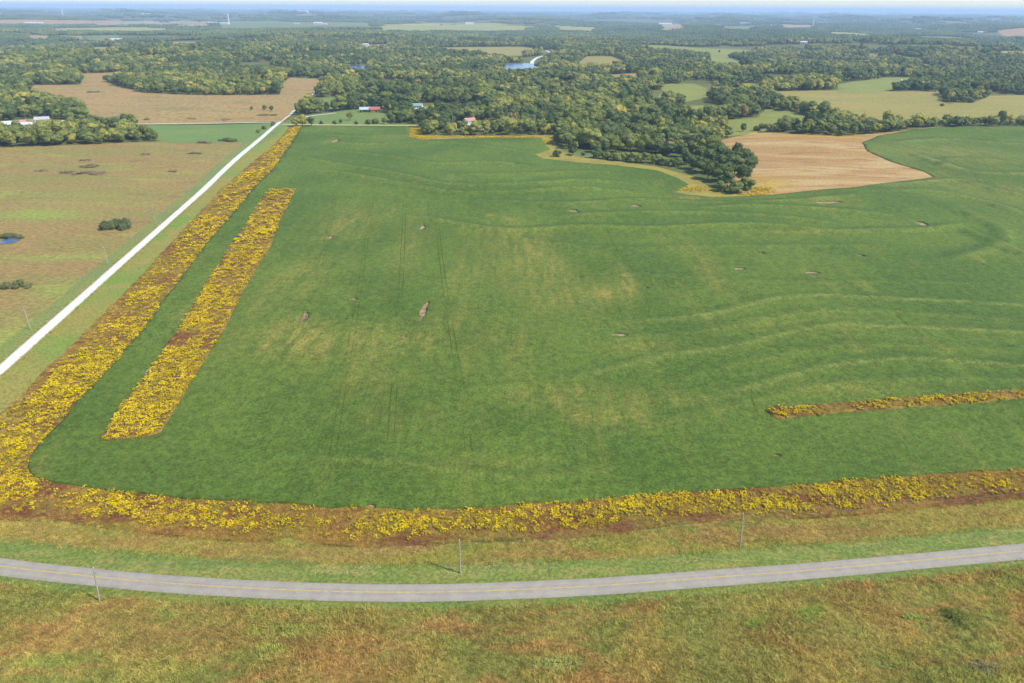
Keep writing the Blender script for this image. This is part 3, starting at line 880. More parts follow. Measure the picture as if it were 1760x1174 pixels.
def scatter(name, pts, scale, tint, coll, npro, label, cat, zoff=0.0, zarr=None):
    pts = np.asarray(pts)
    n = len(pts)
    z = (hgt(pts[:, 0], pts[:, 1]) if zarr is None else zarr) + zoff
    me = bpy.data.meshes.new(name)
    me.vertices.add(n)
    me.vertices.foreach_set("co", np.column_stack([pts, z]).astype(np.float32).ravel())
    set_attr(me, "size", scale if hasattr(scale, '__len__') else np.full(n, scale))
    set_attr(me, "tint", tint)
    set_attr(me, "turn", RNG.uniform(0, 6.28, n))
    a = me.attributes.new("pick", 'INT', 'POINT')
    a.data.foreach_set("value", RNG.integers(0, npro, n).astype(np.int32))
    o = obj(name, me)
    ng = bpy.data.node_groups.new(name, 'GeometryNodeTree')
    ng.interface.new_socket("Geometry", in_out='INPUT', socket_type='NodeSocketGeometry')
    ng.interface.new_socket("Geometry", in_out='OUTPUT', socket_type='NodeSocketGeometry')
    N = ng.nodes.new
    gi, go = N('NodeGroupInput'), N('NodeGroupOutput')
    ip = N('GeometryNodeInstanceOnPoints')
    ci = N('GeometryNodeCollectionInfo')
    ci.inputs['Collection'].default_value = coll
    ci.inputs['Separate Children'].default_value = True
    ci.inputs['Reset Children'].default_value = True
    def na(nm, ty):
        q = N('GeometryNodeInputNamedAttribute'); q.data_type = ty; q.inputs['Name'].default_value = nm
        return q.outputs['Attribute']
    cx = N('ShaderNodeCombineXYZ')
    L = ng.links.new
    L(na('turn', 'FLOAT'), cx.inputs[2])
    L(gi.outputs[0], ip.inputs['Points'])
    L(ci.outputs[0], ip.inputs['Instance'])
    ip.inputs['Pick Instance'].default_value = True
    L(na('pick', 'INT'), ip.inputs['Instance Index'])
    L(cx.outputs[0], ip.inputs['Rotation'])
    L(na('size', 'FLOAT'), ip.inputs['Scale'])
    L(ip.outputs[0], go.inputs[0])
    md = o.modifiers.new("scatter", 'NODES')
    md.node_group = ng
    return tag(o, label, cat, None, "stuff")

def grid_in(pl, s, ymax=None, holes=()):
    x0, y0 = pl.min(0); x1, y1 = pl.max(0)
    if ymax: y1 = min(y1, ymax)
    gx, gy = np.meshgrid(np.arange(x0, x1, s), np.arange(max(60, y0), y1, s))
    p = np.column_stack([gx.ravel(), gy.ravel()]) + RNG.uniform(-.5, .5, (gx.size, 2)) * s
    p = p[np.abs(p[:, 0]) < .80 * p[:, 1] + 48]
    k = inside(pl, p[:, 0], p[:, 1])
    for h_ in holes: k &= ~inside(h_, p[:, 0], p[:, 1])
    return p[k]

def tuft_mesh(name, seed, mat, rad, n, hmin, hmax, wid, lean=(.25, .1)):
    rg = random.Random(seed)
    b = MB()
    for i in range(n):
        a = rg.uniform(0, 6.28); r_ = rad * math.sqrt(rg.random())
        x, y = r_ * math.cos(a), r_ * math.sin(a)
        hh = rg.uniform(hmin, hmax) * (1 - .3 * r_ / rad)
        q = rg.uniform(0, 3.14)
        dx, dy = math.cos(q) * wid * .5, math.sin(q) * wid * .5
        lx, ly = rg.gauss(lean[0], .55) * hh, rg.gauss(lean[1], .55) * hh
        b.add([(x - dx, y - dy, 0), (x + dx, y + dy, 0), (x + lx * .5 + dx * .7, y + ly * .5 + dy * .7, hh * .7), (x + lx * .5 - dx * .7, y + ly * .5 - dy * .7, hh * .7), (x + lx, y + ly, hh)],
              [(0, 1, 2, 3), (3, 2, 4)])
    return b.mesh(name, mat)

def flower_mesh(name, seed):
    """a stand of goldenrod: leafy stems with arching yellow plumes"""
    rg = random.Random(seed)
    b = MB()
    for k in range(rg.randint(4, 7)):
        a = rg.uniform(0, 6.28); r_ = .72 * math.sqrt(rg.random())
        x, y = r_ * math.cos(a), r_ * math.sin(a)
        hh = rg.uniform(.45, .8)
        lx, ly = rg.gauss(0, .12), rg.gauss(0, .12)
        q = rg.uniform(0, 3.14)
        dx, dy = math.cos(q) * .05, math.sin(q) * .05
        b.add([(x - dx, y - dy, 0), (x + dx, y + dy, 0), (x + lx + dx, y + ly + dy, hh), (x + lx - dx, y + ly - dy, hh)], [(0, 1, 2, 3)], 1)
        for j in range(7):                     # leaves up the stem
            z = rg.uniform(.15, .8) * hh; q = rg.uniform(0, 6.28); w_ = .16
            cx, cy = x + lx * z / hh, y + ly * z / hh
            ex, ey = math.cos(q) * .28, math.sin(q) * .28
            b.add([(cx, cy, z), (cx + ex - ey * .25, cy + ey + ex * .25, z + .08), (cx + ex * 1.3, cy + ey * 1.3, z - .03), (cx + ex + ey * .25, cy + ey - ex * .25, z + .06)], [(0, 1, 2, 3)], 1)
        for j in range(18):                    # plume
            u = Vector((rg.gauss(0, 1), rg.gauss(0, 1), rg.gauss(0, 1))).normalized()
            c = Vector((x + lx, y + ly, hh)) + Vector((u.x * .18, u.y * .18, u.z * .11))
            n_ = (u + Vector((0, 0, .8))).normalized()
            t1 = n_.orthogonal().normalized(); t2 = n_.cross(t1)
            s = rg.uniform(.05, .09)
            b.add([c - t1 * s, c - t2 * s, c + t1 * s, c + t2 * s], [(0, 1, 2, 3)], 0)
    return b.mesh(name, [M['flower'], M['stem']])

c_pr = proto_collection("prairie_tuft", [tuft_mesh("prairie_tuft", s, M['prairie_tuft'], .9, 26, .5, 1.15, .12, (.45, .15)) for s in range(5)])
c_vg = proto_collection("verge_tuft", [tuft_mesh("verge_tuft", 20 + s, M['verge_tuft'], .9, 26, .3, .75, .11, (.45, .15)) for s in range(4)])
c_br = proto_collection("rust_tuft", [tuft_mesh("rust_tuft", 40 + s, M['bloom_tuft'], .9, 24, .35, .72, .12, (.4, .15)) for s in range(4)])
c_fl = proto_collection("goldenrod_stand", [flower_mesh("goldenrod_stand", 60 + s) for s in range(6)])

def near(pl, p, dist):
    """True where p lies within dist of the outline pl"""
    best = np.full(len(p), 1e9)
    n = len(pl)
    for i in range(n):
        a, b = pl[i], pl[(i + 1) % n]
        ab = b - a; L2 = max(1e-9, ab @ ab)
        tt = np.clip(((p - a) @ ab) / L2, 0, 1)
        best = np.minimum(best, np.hypot(*(p - a - tt[:, None] * ab).T))
    return best

def noise_tint(p, seed):
    return np.clip(RNG.normal(.5, .2, len(p)) + (vnoise(p[:, 0], p[:, 1], 9, seed) - .5) * .5, 0, 1)

# prairie in the foreground
pm = np.array([(-140, 55), (140, 55), (230, 121)])
fg = np.vstack([[(-190, 60), (190, 60)], offset(RP, 4.6)[::-1]])
p = grid_in(fg, .82)
p = p[p[:, 1] > 70]
for a_, b_, rx, ry in ((1640, 1062, 3.4, 2.3), (1692, 1150, 3.2, 1.9), (1570, 1062, 3.0, .9), (960, 1140, 4.2, 1.7)):
    q = P(a_, b_)
    p = p[((p[:, 0] - q[0]) / rx) ** 2 + ((p[:, 1] - q[1]) / ry) ** 2 > RNG.uniform(.3, 1.0, len(p))]
scatter("prairie_grass", p, RNG.uniform(.55, 1.15, len(p)) * (.6 + .7 * vnoise(p[:, 0], p[:, 1], 12, 31)), noise_tint(p, 3), c_pr, 5, "dense tall prairie grass covering the near slope", "grass")
vg = np.vstack([poly(outer_b), offset(RP, -8.2)[::-1]])
p = grid_in(vg, .85)
scatter("verge_grass", p, RNG.uniform(.5, 1.1, len(p)), noise_tint(p, 4), c_vg, 4, "tall yellow olive grass behind the mown verge", "grass")

def strip_points(pl, s0, ymax, ymin=0):
    p = grid_in(pl, s0, ymax)
    return p[p[:, 1] >= ymin]
fpts, fz, fs = [], [], []
gpts, gz, gs = [], [], []
for pl, zb, dens, seed in ((STRIP, .05, 2.3, 71), (ISLAND, CAN + .1, 2.4, 72), (RSTRIP, CAN + .1, 1.7, 73)):
    for ymin, ymax, s, sc in ((0, 190, .72, .85), (190, 380, 1.0, 1.1), (380, 900, 1.7, 1.7)):
        p = strip_points(pl, s, ymax, ymin)
        if not len(p): continue
        e = near(pl, p, 0)
        n1 = vnoise(p[:, 0], p[:, 1], 16, seed)
        n2 = vnoise(p[:, 0], p[:, 1], 2.4, seed + 5)
        pr = dens * np.clip((n1 - .26) * 2.0, .12, 1.0) * np.clip((n2 - .27) * 2.2, .05, 1.0)
        if pl is STRIP:
            # brown grass holds the outer margin
            eo = np.minimum(near(np.vstack([poly(outer_b), poly(outer_b)[::-1]]), p, 0) / 6.5, near(np.vstack([poly(outer_l), poly(outer_l)[::-1]]), p, 0) / 6.0)
            pr *= smooth(.2, 1.0, eo)
            ib = near(np.vstack([poly(inner[13:]), poly(inner[13:])[::-1]]), p, 0)
            pr *= .35 + .65 * smooth(.5, 3.5, ib)
            pr *= np.where(p[:, 1] < 185, .95 + 1.0 * smooth(10, 60, p[:, 0]), 1.0)
            pr *= 1 - .3 * smooth(230, 330, p[:, 1]) * (1 - smooth(430, 600, p[:, 1]))
        else:
            pr *= smooth(0, .8, e)
        k = RNG.random(len(p)) < pr * .95
        zz = hgt(p[:, 0], p[:, 1]) + zb
        fpts.append(p[k]); fz.append(zz[k]); fs.append(RNG.uniform(.55, 1.3, k.sum()) * sc)
        g = RNG.random(len(p)) < .8
        gpts.append(p[g]); gz.append(zz[g]); gs.append(RNG.uniform(.6, 1.15, g.sum()) * (1 + (sc - 1) * .6))
# yellow margins at the far end of the field
for q, rx, ry, s_ in ysp + ystub[:1]:
    p = q + RNG.normal(0, .5, (int(rx * ry * .9), 2)) * np.array([rx, ry])
    k = inside(NOTCH, p[:, 0], p[:, 1]) | inside(STUB, p[:, 0], p[:, 1])
    p = p[k]
    fpts.append(p); fz.append(hgt(p[:, 0], p[:, 1]) + .1); fs.append(RNG.uniform(.7, 1.15, len(p)))
fp = np.concatenate(fpts)
scatter("goldenrod", fp, np.concatenate(fs), noise_tint(fp, 5), c_fl, 6, "bright yellow goldenrod in bloom along the bean field strips", "flowers", zarr=np.concatenate(fz))
gp = np.concatenate(gpts)
scatter("rust_grass", gp, np.concatenate(gs), noise_tint(gp, 6), c_br, 4, "rust brown grass growing among the goldenrod", "grass", zarr=np.concatenate(gz))

ep = []
for pth, off, n_, sg, sc in ((RP, 2.85, 5, .28, .5), (GP, 2.8, 5, .5, 1.0)):
    for sd in (-1, 1):
        q = offset(pth, sd * off)
        for i in range(len(q) - 1):
            for u in range(n_ * (1 if sc < .9 else 2)):
                w_ = q[i] + (q[i + 1] - q[i]) * random.random() + np.array([random.gauss(.25 * sd, sg), random.gauss(0, sg)])
                if w_[1] < 500 and abs(w_[0]) < .8 * w_[1] + 48: ep.append((w_[0], w_[1], sc * random.uniform(.35, .85)))
ep = np.array(ep)
scatter("edge_grass", ep[:, :2], ep[:, 2], noise_tint(ep, 8), c_vg, 4, "ragged grass creeping over the road edges", "grass", .06)

# cut hay left in broken lines on the mown verge
hay = [tuft_mesh("hay_wisp", 90 + s, M['hay'], .35, 16, .05, .18, .12, (0, 0)) for s in range(3)]
c_hay = proto_collection("hay_wisp", hay)
hp = []
for off, x0, x1 in ((-8.0, -80, 40), (-6.4, -60, 130)):
    q = offset(RP, off)
    for i in range(0, len(q) - 1):
        if q[i, 0] < x0 or q[i, 0] > x1: continue
        for u in np.arange(0, 1, .22):
            if vnoise(q[i, 0], q[i, 1], 14, 41, 1) > .5 and random.random() < .8:
                hp.append(q[i] + (q[i + 1] - q[i]) * u + np.array([random.gauss(0, .12), random.gauss(0, .22)]))
hp = np.array(hp)
scatter("cut_hay", hp, RNG.uniform(.8, 1.7, len(hp)), RNG.random(len(hp)), c_hay, 3, "pale broken line of cut hay on the mown verge", "hay", .1)

# ------------------------------------------------------------------ trees
def ico(sub):
    import bmesh
    bm = bmesh.new(); bmesh.ops.create_icosphere(bm, subdivisions=sub, radius=1)
    v = np.array([tuple(q.co) for q in bm.verts]); f = [tuple(q.index for q in p.verts) for p in bm.faces]
    bm.free(); return v, f
ICO1 = ico(1); ICO2 = ico(2)

def crown_into(b, seed, shape, m=0, cards=46, lobes=11, core=.88, big=1.0):
    rg = random.Random(seed); rn = np.random.default_rng(seed)
    zc, rz, rx = {'round': (.57, .40, .43), 'tall': (.57, .41, .32), 'wide': (.56, .38, .54), 'bush': (.42, .50, .66)}[shape]
    for i in range(lobes):
        while True:
            u = np.array([rg.uniform(-1, 1) for _ in range(3)])
            if np.linalg.norm(u) < 1: break
        u *= .72
        if i == 0: u *= 0
        c = np.array([u[0] * rx, u[1] * rx, zc + u[2] * rz])
        lr_ = rg.uniform(.36, .56) * (1.25 if i == 0 else 1)
        sx, sz = lr_ * rx * rg.uniform(.9, 1.15), lr_ * rz * rg.uniform(.85, 1.05)
        v = ICO2[0] if cards > 20 else ICO1[0]
        f = ICO2[1] if cards > 20 else ICO1[1]
        dis = 1 + .22 * (rn.random(len(v)) - .5) * 2
        b.add(c + v * dis[:, None] * np.array([sx, sx, sz]) * core, f, m)
        for k in range(cards):
            d = rn.normal(0, 1, 3); d /= np.linalg.norm(d)
            if d[2] < -.6: d[2] *= -1
            pos = c + d * np.array([sx, sx, sz]) * rg.uniform(.82, 1.34)
            nn = Vector(d) + Vector(rn.normal(0, .45, 3))
            nn.normalize()
            t1 = nn.orthogonal().normalized(); t2 = nn.cross(t1)
            s = rg.uniform(.022, .046) * big
            a_ = rg.uniform(0, 3.14)
            e1 = t1 * math.cos(a_) + t2 * math.sin(a_); e2 = nn.cross(e1)
            pv = Vector(pos)
            b.add([pv - e1 * s, pv - e2 * s * .7, pv + e1 * s * 1.1, pv + e2 * s * .8], [(0, 1, 2, 3)], m)

def trunk_into(b, seed, m=0):
    rg = random.Random(seed)
    b.tube([(0, 0, -.03), (.004, .003, .15), (-.006, .008, .34), (.004, 0, .56)], [.026, .019, .015, .008], 6, m)
    for k in range(4):
        a = k * 1.57 + rg.uniform(-.4, .4); z = rg.uniform(.2, .36)
        b.tube([(0, 0, z), (.09 * math.cos(a), .09 * math.sin(a), z + .11), (.19 * math.cos(a), .19 * math.sin(a), z + .27)], [.010, .007, .003], 5, m)

KINDS = ['round', 'wide', 'round', 'tall', 'wide', 'round', 'bush', 'bush']
CROWN, TRUNK, WHOLE = [], [], []
for i, kd in enumerate(KINDS):
    b = MB(); crown_into(b, 100 + i, kd); CROWN.append(b.mesh("crown", M['leaf']))
    b = MB(); trunk_into(b, 200 + i); TRUNK.append(b.mesh("trunk", M['bark']))
    b = MB(); crown_into(b, 100 + i, kd, 0, 40, 10); trunk_into(b, 200 + i, 1); WHOLE.append(b.mesh("forest_tree", [M['leaf'], M['bark']]))
c_tree = proto_collection("forest_tree", WHOLE[:6])

# every spot in the woods: jittered, kept out of the open land
def forest(d0, d1, s):
    xs = np.arange(-d1 * .86 - 150, d1 * .86 + 150, s); ys = np.arange(d0 * .7, d1, s)
    gx, gy = np.meshgrid(xs, ys)
    p = np.column_stack([gx.ravel(), gy.ravel()]) + RNG.uniform(-.48, .48, (gx.size, 2)) * s
    dd = np.hypot(p[:, 0], p[:, 1])
    p = p[(np.abs(p[:, 0]) < .80 * p[:, 1] + 60) & (dd < d1) & (dd >= d0)]
    for o_ in OPEN:
        p = p[~inside(o_, p[:, 0], p[:, 1])]
    return p
fp = forest(690, 3300, 10.6)
k = (vnoise(fp[:, 0], fp[:, 1], 90, 81) > .35) | (np.hypot(fp[:, 0], fp[:, 1]) < 870)
fp = fp[k]
# the hedgerow behind the right end of the bean field
hr = spline([P(1486, 222.5), P(1560, 219.5), P(1633, 216.5), P(1760, 215.5), P(1850, 215)], 5.5)
hr = np.concatenate([hr + RNG.normal(0, 1.6, hr.shape), offset(hr, -9)[::2] + RNG.normal(0, 2.5, hr[::2].shape)])
fp = np.concatenate([fp[~((fp[:, 0] > hr[:, 0].min() - 4) & (near(hr[:60], fp, 0) < 5))], hr])
nhr = len(hr)
fd = np.hypot(fp[:, 0], fp[:, 1])
# far meadows between the woods
k = (fd < 1700) | (vnoise(fp[:, 0] * .5, fp[:, 1], 300, 82, 3) > .31)
fp = fp[k]; fd = fd[k]
def tree_tint(p):
    base = .40 + (vnoise(p[:, 0], p[:, 1], 110, 83) - .5) * 1.1 + RNG.normal(0, .23, len(p))
    # the middle of the woods turns yellow green
    mid = np.exp(-(((p[:, 0] - 120) / 320) ** 2 + ((p[:, 1] - 950) / 420) ** 2))
    tt = np.clip(base + .06 * mid, 0.02, .90)
    q = RNG.random(len(p))
    tt[q > .988] = .93
    tt[q < .004] = 1.0
    return tt
ft = tree_tint(fp)
fh = (13.4 + 8 * (vnoise(fp[:, 0], fp[:, 1], 60, 84) - .48) + RNG.normal(0, 3.2, len(fp))).clip(5.5, 22)
hm = np.zeros(len(fp), bool); hm[-nhr:] = True
fh[hm] = RNG.uniform(6.0, 12.5, nhr)

explicit = []   # px, py, height, tint or None, kind
clump = "in the dark clump beside the stubble field"
hedge = "in the hedgerow left of the dark clump"
for px_, py_, h_, tt, kd in [(1262, 331, 7.5, .42, 6), (1240, 329, 6.5, .36, 6), (1284, 326, 8, .4, 6), (1250, 322, 10, .25, 1), (1276, 314, 11.5, .18, 0), (1286, 302, 12, .15, 2), (1240, 312, 11.5, .2, 4),
                             (1216, 308, 11, .15, 0), (1262, 303, 13, .28, 1), (1232, 298, 12.5, .12, 5), (1205, 297, 11, .22, 4), (1190, 291, 10, .25, 1), (1255, 290, 13.5, .2, 4), (1280, 288, 13, .12, 0),
                             (1218, 287, 12, .3, 2), (1180, 283, 9.5, .22, 5), (1238, 280, 13, .2, 1), (1265, 277, 12.5, .1, 3), (1200, 280, 11, .16, 0), (1225, 272, 11, .35, 2)]:
    explicit.append((px_, py_, h_, tt, kd, clump))
for px_, py_, h_, tt, kd in [(1160, 286, 6.5, .25, 6), (1143, 284, 5.5, .45, 7), (1126, 281, 7, .5, 6), (1110, 280, 7.5, .4, 1), (1092, 279, 7, .55, 7), (1074, 277, 6.5, .6, 6), (1056, 276, 6, .5, 7), (1040, 274, 6, .4, 6),
                             (1025, 272, 7, .2, 6), (1170, 270, 10.5, .1, 1), (1150, 267, 10, .12, 4), (1135, 266, 9, .15, 0), (1185, 265, 10, .2, 2), (1100, 262, 9, .5, 0), (1078, 258, 11, .55, 2), (1058, 262, 10, .45, 1),
                             (1040, 262, 10, .35, 5), (1025, 262, 9, .3, 4), (1045, 254, 11, .5, 1), (1070, 253, 10, .6, 0), (1020, 255, 9, .4, 2), (1120, 254, 10, .5, 4), (1160, 256, 11, .3, 0), (1105, 253, 10, .62, 5),
                             (1200, 262, 9, .3, 1), (1212, 258, 8, .35, 0), (1190, 254, 10, .42, 4)]:
    explicit.append((px_, py_, h_, tt, kd, hedge))
singles = [
    (958, 269, 7.5, .2, 6, "round dark green shrub tree on the margin, left of a darker one"), (985, 267, 9, .06, 4, "darkest round tree on the grassy margin beside a shrub"), (1003, 267, 3.5, .3, 6, "small low shrub beside the dark round tree on the margin"),
    (1229, 262, 8.5, .86, 0, "bright yellow green tree at the edge of the stubble field"), (1222, 240, 10, .93, 0, "golden yellow tree left of the green pasture"), (1240, 236, 9, .62, 2, "light green tree right of the golden yellow tree"),
    (1251, 232, 10, .12, 1, "dark broad tree at the top left corner of the stubble field"), (1277, 226, 9.5, .25, 3, "lone upright tree on the fence above the stubble field"), (1299, 225, 6.5, .4, 7, "low shrub left of a twin tree in the green pasture"),
    (1308, 225, 9, .35, 0, "rounded tree in the green pasture beside a low shrub"), (1332, 226, 9.5, .22, 5, "ragged dark tree in the green pasture"), (1342, 224, 8, .3, 3, "slim tree right of the ragged dark tree in the pasture"),
    (1362, 222, 6, .6, 7, "pale green shrub at the right end of the pasture"),
    (602, 207, 11, .58, 0, "light green broad tree standing alone on the farm lawn"), (553, 213.5, 4.5, .15, 6, "small round dark bush on the lawn by the bean field"), (523, 213.5, 4, .2, 6, "low dark bush at the corner of the gravel road"),
    (575, 213.5, 4.5, .12, 7, "dark low bush on the bean field edge below the red barn"), (586, 213, 6, .1, 0, "dark small tree on the bean field edge below the red barn"), (613, 214, 4.5, .15, 6, "dark bush below the light green lawn tree"),
    (632, 213.5, 6.5, .3, 6, "wide shrub on the bean field edge"), (645, 213, 7, .4, 7, "second wide shrub on the bean field edge"), (660, 213, 8, .35, 5, "shrub tree beside the large oak by the barn"),
    (675, 212, 9, .3, 0, "green tree left of the large oak by the barn"), (690, 210, 15, .22, 1, "large spreading oak on the lawn right of the barn"), (702, 208, 16, .56, 4, "largest light green oak right of the barn"),
    (715, 213, 8, .4, 6, "shrub under the large light green oak"), (660, 190, 7, 1.0, 0, "rusty orange tree beside the red barn"), (764, 213, 9, .38, 3, "bright green upright tree near the red roofed house"),
    (780, 212, 9, .36, 3, "second bright green upright tree near the red roofed house"),
    (433, 190, 6, .4, 0, "small tree at the left of the tiny prairie pond"), (455, 190, 8, .35, 5, "tree right of the tiny prairie pond"), (467, 192, 8.5, .2, 0, "dark tree at the right of the tiny prairie pond"),
    (490, 140, 12, .15, 0, "large dark round tree beside the upper gravel road"), (470, 216, 5, .4, 7, "small bush left of the gravel road crossing"), (455, 222, 4.5, .45, 7, "small bush beside the gravel road below the crossing"),
    (444, 228, 4, .45, 7, "scrubby bush beside the gravel road near the green field"),
    (1638, 178, 12, .15, 0, "tall dark tree of the grove standing in the right meadow"), (1655, 177, 11, .25, 1, "broad tree of the grove standing in the right meadow"), (1668, 177, 9, .35, 6, "shrubby tree at the right of the meadow grove"),
    (1618, 183, 5, .3, 6, "small dark bush left of the meadow grove"), (1263, 101, 11, .2, 0, "lone tree on the far green field"), (1236, 91, 10, .2, 0, "dark tree between the two far green fields"),
    (1640, 166, 13, .3, 4, "tree behind the meadow grove"), (1630, 157, 13, .25, 0, "tree linking the meadow grove to the woods"), (1650, 158, 12, .35, 5, "second tree linking the meadow grove to the woods"),
]
zones = [(150, 236, "in the tree row along the brown prairie"), (40, 238, "in the tree row along the brown prairie"), (260, 236, "in the tree row along the brown prairie"), (100, 185, "in the woods behind the white farm buildings"), (40, 170, "in the woods behind the white farm buildings"),
         (350, 152, "in the grove inside the tan prairie"), (560, 180, "in the trees beside the driveway"), (690, 195, "in the trees around the red barn"), (780, 228, "in the tree row above the gold margin"), (880, 228, "in the tree row above the gold margin"),
         (1000, 215, "in the main woods above the grassy margin"), (1080, 240, "in the main woods above the grassy margin"), (1170, 225, "in the woods left of the green pasture"), (1425, 218, "in the dark grove above the stubble field"),
         (1560, 215, "in the hedgerow behind the right bean field"), (1700, 210, "in the hedgerow behind the right bean field")]
def tint_word(t_):
    return "dark green" if t_ < .22 else "mid green" if t_ < .45 else "olive green" if t_ < .7 else "yellow green" if t_ < .91 else "golden" if t_ < .97 else "rusty"

def tree(name, x, y, h_, tt, kd, label, group=None, zb=None, cat="tree"):
    root = empty(name, (x, y, (float(hgt(x, y)) if zb is None else zb)), random.uniform(0, 6.28))
    tag(root, label, cat, group)
    root.scale = (h_ * random.uniform(.9, 1.12), h_ * random.uniform(.9, 1.12), h_)
    if kd < 6 or cat == "tree":
        obj("trunk", TRUNK[kd], root)
    cr = obj("crown", CROWN[kd], root)
    cr["tint"] = float(tt)
    return root

ntree = 0
sx_, sy_ = [], []
for px_, py_, h_, tt, kd, lab in singles:
    q = P(px_, py_); sx_.append(q)
    tree("shrub" if kd >= 6 else "tree", q[0], q[1], h_, tt, kd, lab, cat="shrub" if kd >= 6 else "tree"); ntree += 1
vis = np.abs(fp[:, 0]) < .77 * fp[:, 1] + 5
order = np.argsort(np.where(vis, fd / fh, 1e9))
nind = 300 - ntree - len(explicit)
ind = order[:nind]
zl = {}
def zone_of(i):
    q = PX(fp[i][0], fp[i][1], 0)
    return min(zones, key=lambda z_: abs(z_[0] - q[0]) + 2.5 * abs(z_[1] - q[1]))[2], q
for i in ind:
    zn, q = zone_of(i)
    zl.setdefault(zn, []).append(q)
def place(zn, q):
    xs = sorted(p[0] for p in zl[zn]); ys = sorted(p[1] for p in zl[zn])
    fx = np.searchsorted(xs, q[0]) / len(xs); fy = np.searchsorted(ys, q[1]) / len(ys)
    w1 = ("far left", "left", "left middle", "right middle", "right", "far right")[min(5, int(fx * 6))]
    w2 = ("back row", "middle row", "front row")[min(2, int(fy * 3))]
    return w1, w2
for px_, py_, h_, tt, kd, zn in explicit:
    zl.setdefault(zn, []).append((px_, py_))
for px_, py_, h_, tt, kd, zn in explicit:
    q = P(px_, py_); h_ *= 1.38
    w1, w2 = place(zn, (px_, py_))
    tree("tree", q[0], q[1], h_, tt, kd, "%s %s %s tree, %s %s" % ("tall" if h_ > 14.5 else "low" if h_ < 10 else "medium", tint_word(tt), w2, w1, zn.replace("in the ", "of the ")), zn[3:])
for i in ind:
    x, y = fp[i]
    px_, py_ = PX(x, y, 0)
    zn, q_ = zone_of(i)
    w1, w2 = place(zn, q_)
    tree("tree", x, y, float(fh[i]), float(ft[i]), int(RNG.integers(0, 6)), "%s %s %s tree, %s" % ("tall" if fh[i] > 15.5 else "low" if fh[i] < 12 else "medium", tint_word(ft[i]), w2, w1 + " " + zn.replace("in the ", "of the ")), zn.split(" ", 1)[1])
rest = np.ones(len(fp), bool); rest[ind] = False
scatter("forest", fp[rest], fh[rest], ft[rest], c_tree, 6, "mixed broadleaf woods covering the valley beyond the fields", "woods", -.2)

# woods beyond three kilometres read as one mass: stands of many crowns
def stand_mesh(name, seed):
    rg = random.Random(seed); rn = np.random.default_rng(seed)
    b = MB()
    for i in range(34):
        x, y = rg.uniform(-34, 34), rg.uniform(-34, 34)
        hh = rg.uniform(7, 13); r_ = rg.uniform(4.2, 6.8)
        dis = 1 + .3 * (rn.random(len(ICO1[0])) - .5)
        b.add(np.array([x, y, hh * .55]) + ICO1[0] * dis[:, None] * np.array([r_, r_, hh * .48]), ICO1[1])
    return b.mesh(name, M['leaf'])
c_st = proto_collection("forest_stand", [stand_mesh("forest_stand", 300 + s) for s in range(5)])
OPEN_F = OPEN
s1 = forest(3300, 8500, 62)
k = (vnoise(s1[:, 0] * .55, s1[:, 1], 420, 85, 3) > .33)
s1 = s1[k]
s2 = forest(8500, 30000, 200)
s2 = s2[vnoise(s2[:, 0] * .5, s2[:, 1], 1100, 86, 3) > .36]
sp = np.concatenate([s1, s2])
ss = np.concatenate([RNG.uniform(.9, 1.3, len(s1)), RNG.uniform(1.6, 2.6, len(s2))])
st_ = np.clip(.25 + RNG.normal(0, .12, len(sp)) + (vnoise(sp[:, 0], sp[:, 1], 900, 87) - .5) * .5, 0, .8)
scatter("forest", sp, ss, st_, c_st, 5, "hazy far woods reaching to the horizon", "woods", -.5)

# ------------------------------------------------------------------ shrubs and brush on the left prairie
BUSH = []
for s in range(4):
    b = MB(); crown_into(b, 400 + s, 'bush', 0, 120, 12, .6, 1.9); BUSH.append(b.mesh("crown", M['brush']))
def brush(px_, py_, rx, hh, tt, label, group=None, cnt=1, name="shrub"):
    q = P(px_, py_)
    root = empty(name, (q[0], q[1], float(hgt(*q))))
    tag(root, label, "shrub", group)
    n_ = cnt * 2 + 1
    for i in range(n_):
        o = obj("crown", BUSH[i % 4], root)
        u = random.uniform(-1, 1); e_ = math.sqrt(1 - u * u * .9)
        k = rx * (.62 if cnt < 4 else .5) * random.uniform(.45, 1.0) * (.55 + .45 * e_)
        o.location = (u * rx * .8, random.uniform(-1, 1) * e_ * rx * (.28 if hh > 2.5 else .42), -.06 * hh)
        o.rotation_euler = (0, 0, random.uniform(0, 6))
        o.scale = (k, k * random.uniform(.8, 1.2), hh * random.uniform(.5, 1.08) * (.5 + .5 * e_))
        o["tint"] = float(np.clip(tt + random.uniform(-.14, .14), 0, 1))
brush(200, 393, 11.5, 8.0, .1, "large dark green shrub thicket in the brown prairie", cnt=5)
brush(19, 409, 8, 5, .25, "grey green shrub beside the small left pond", cnt=3)
brush(26, 494, 10, 4.0, .3, "low grey green shrub at the left edge", cnt=4)
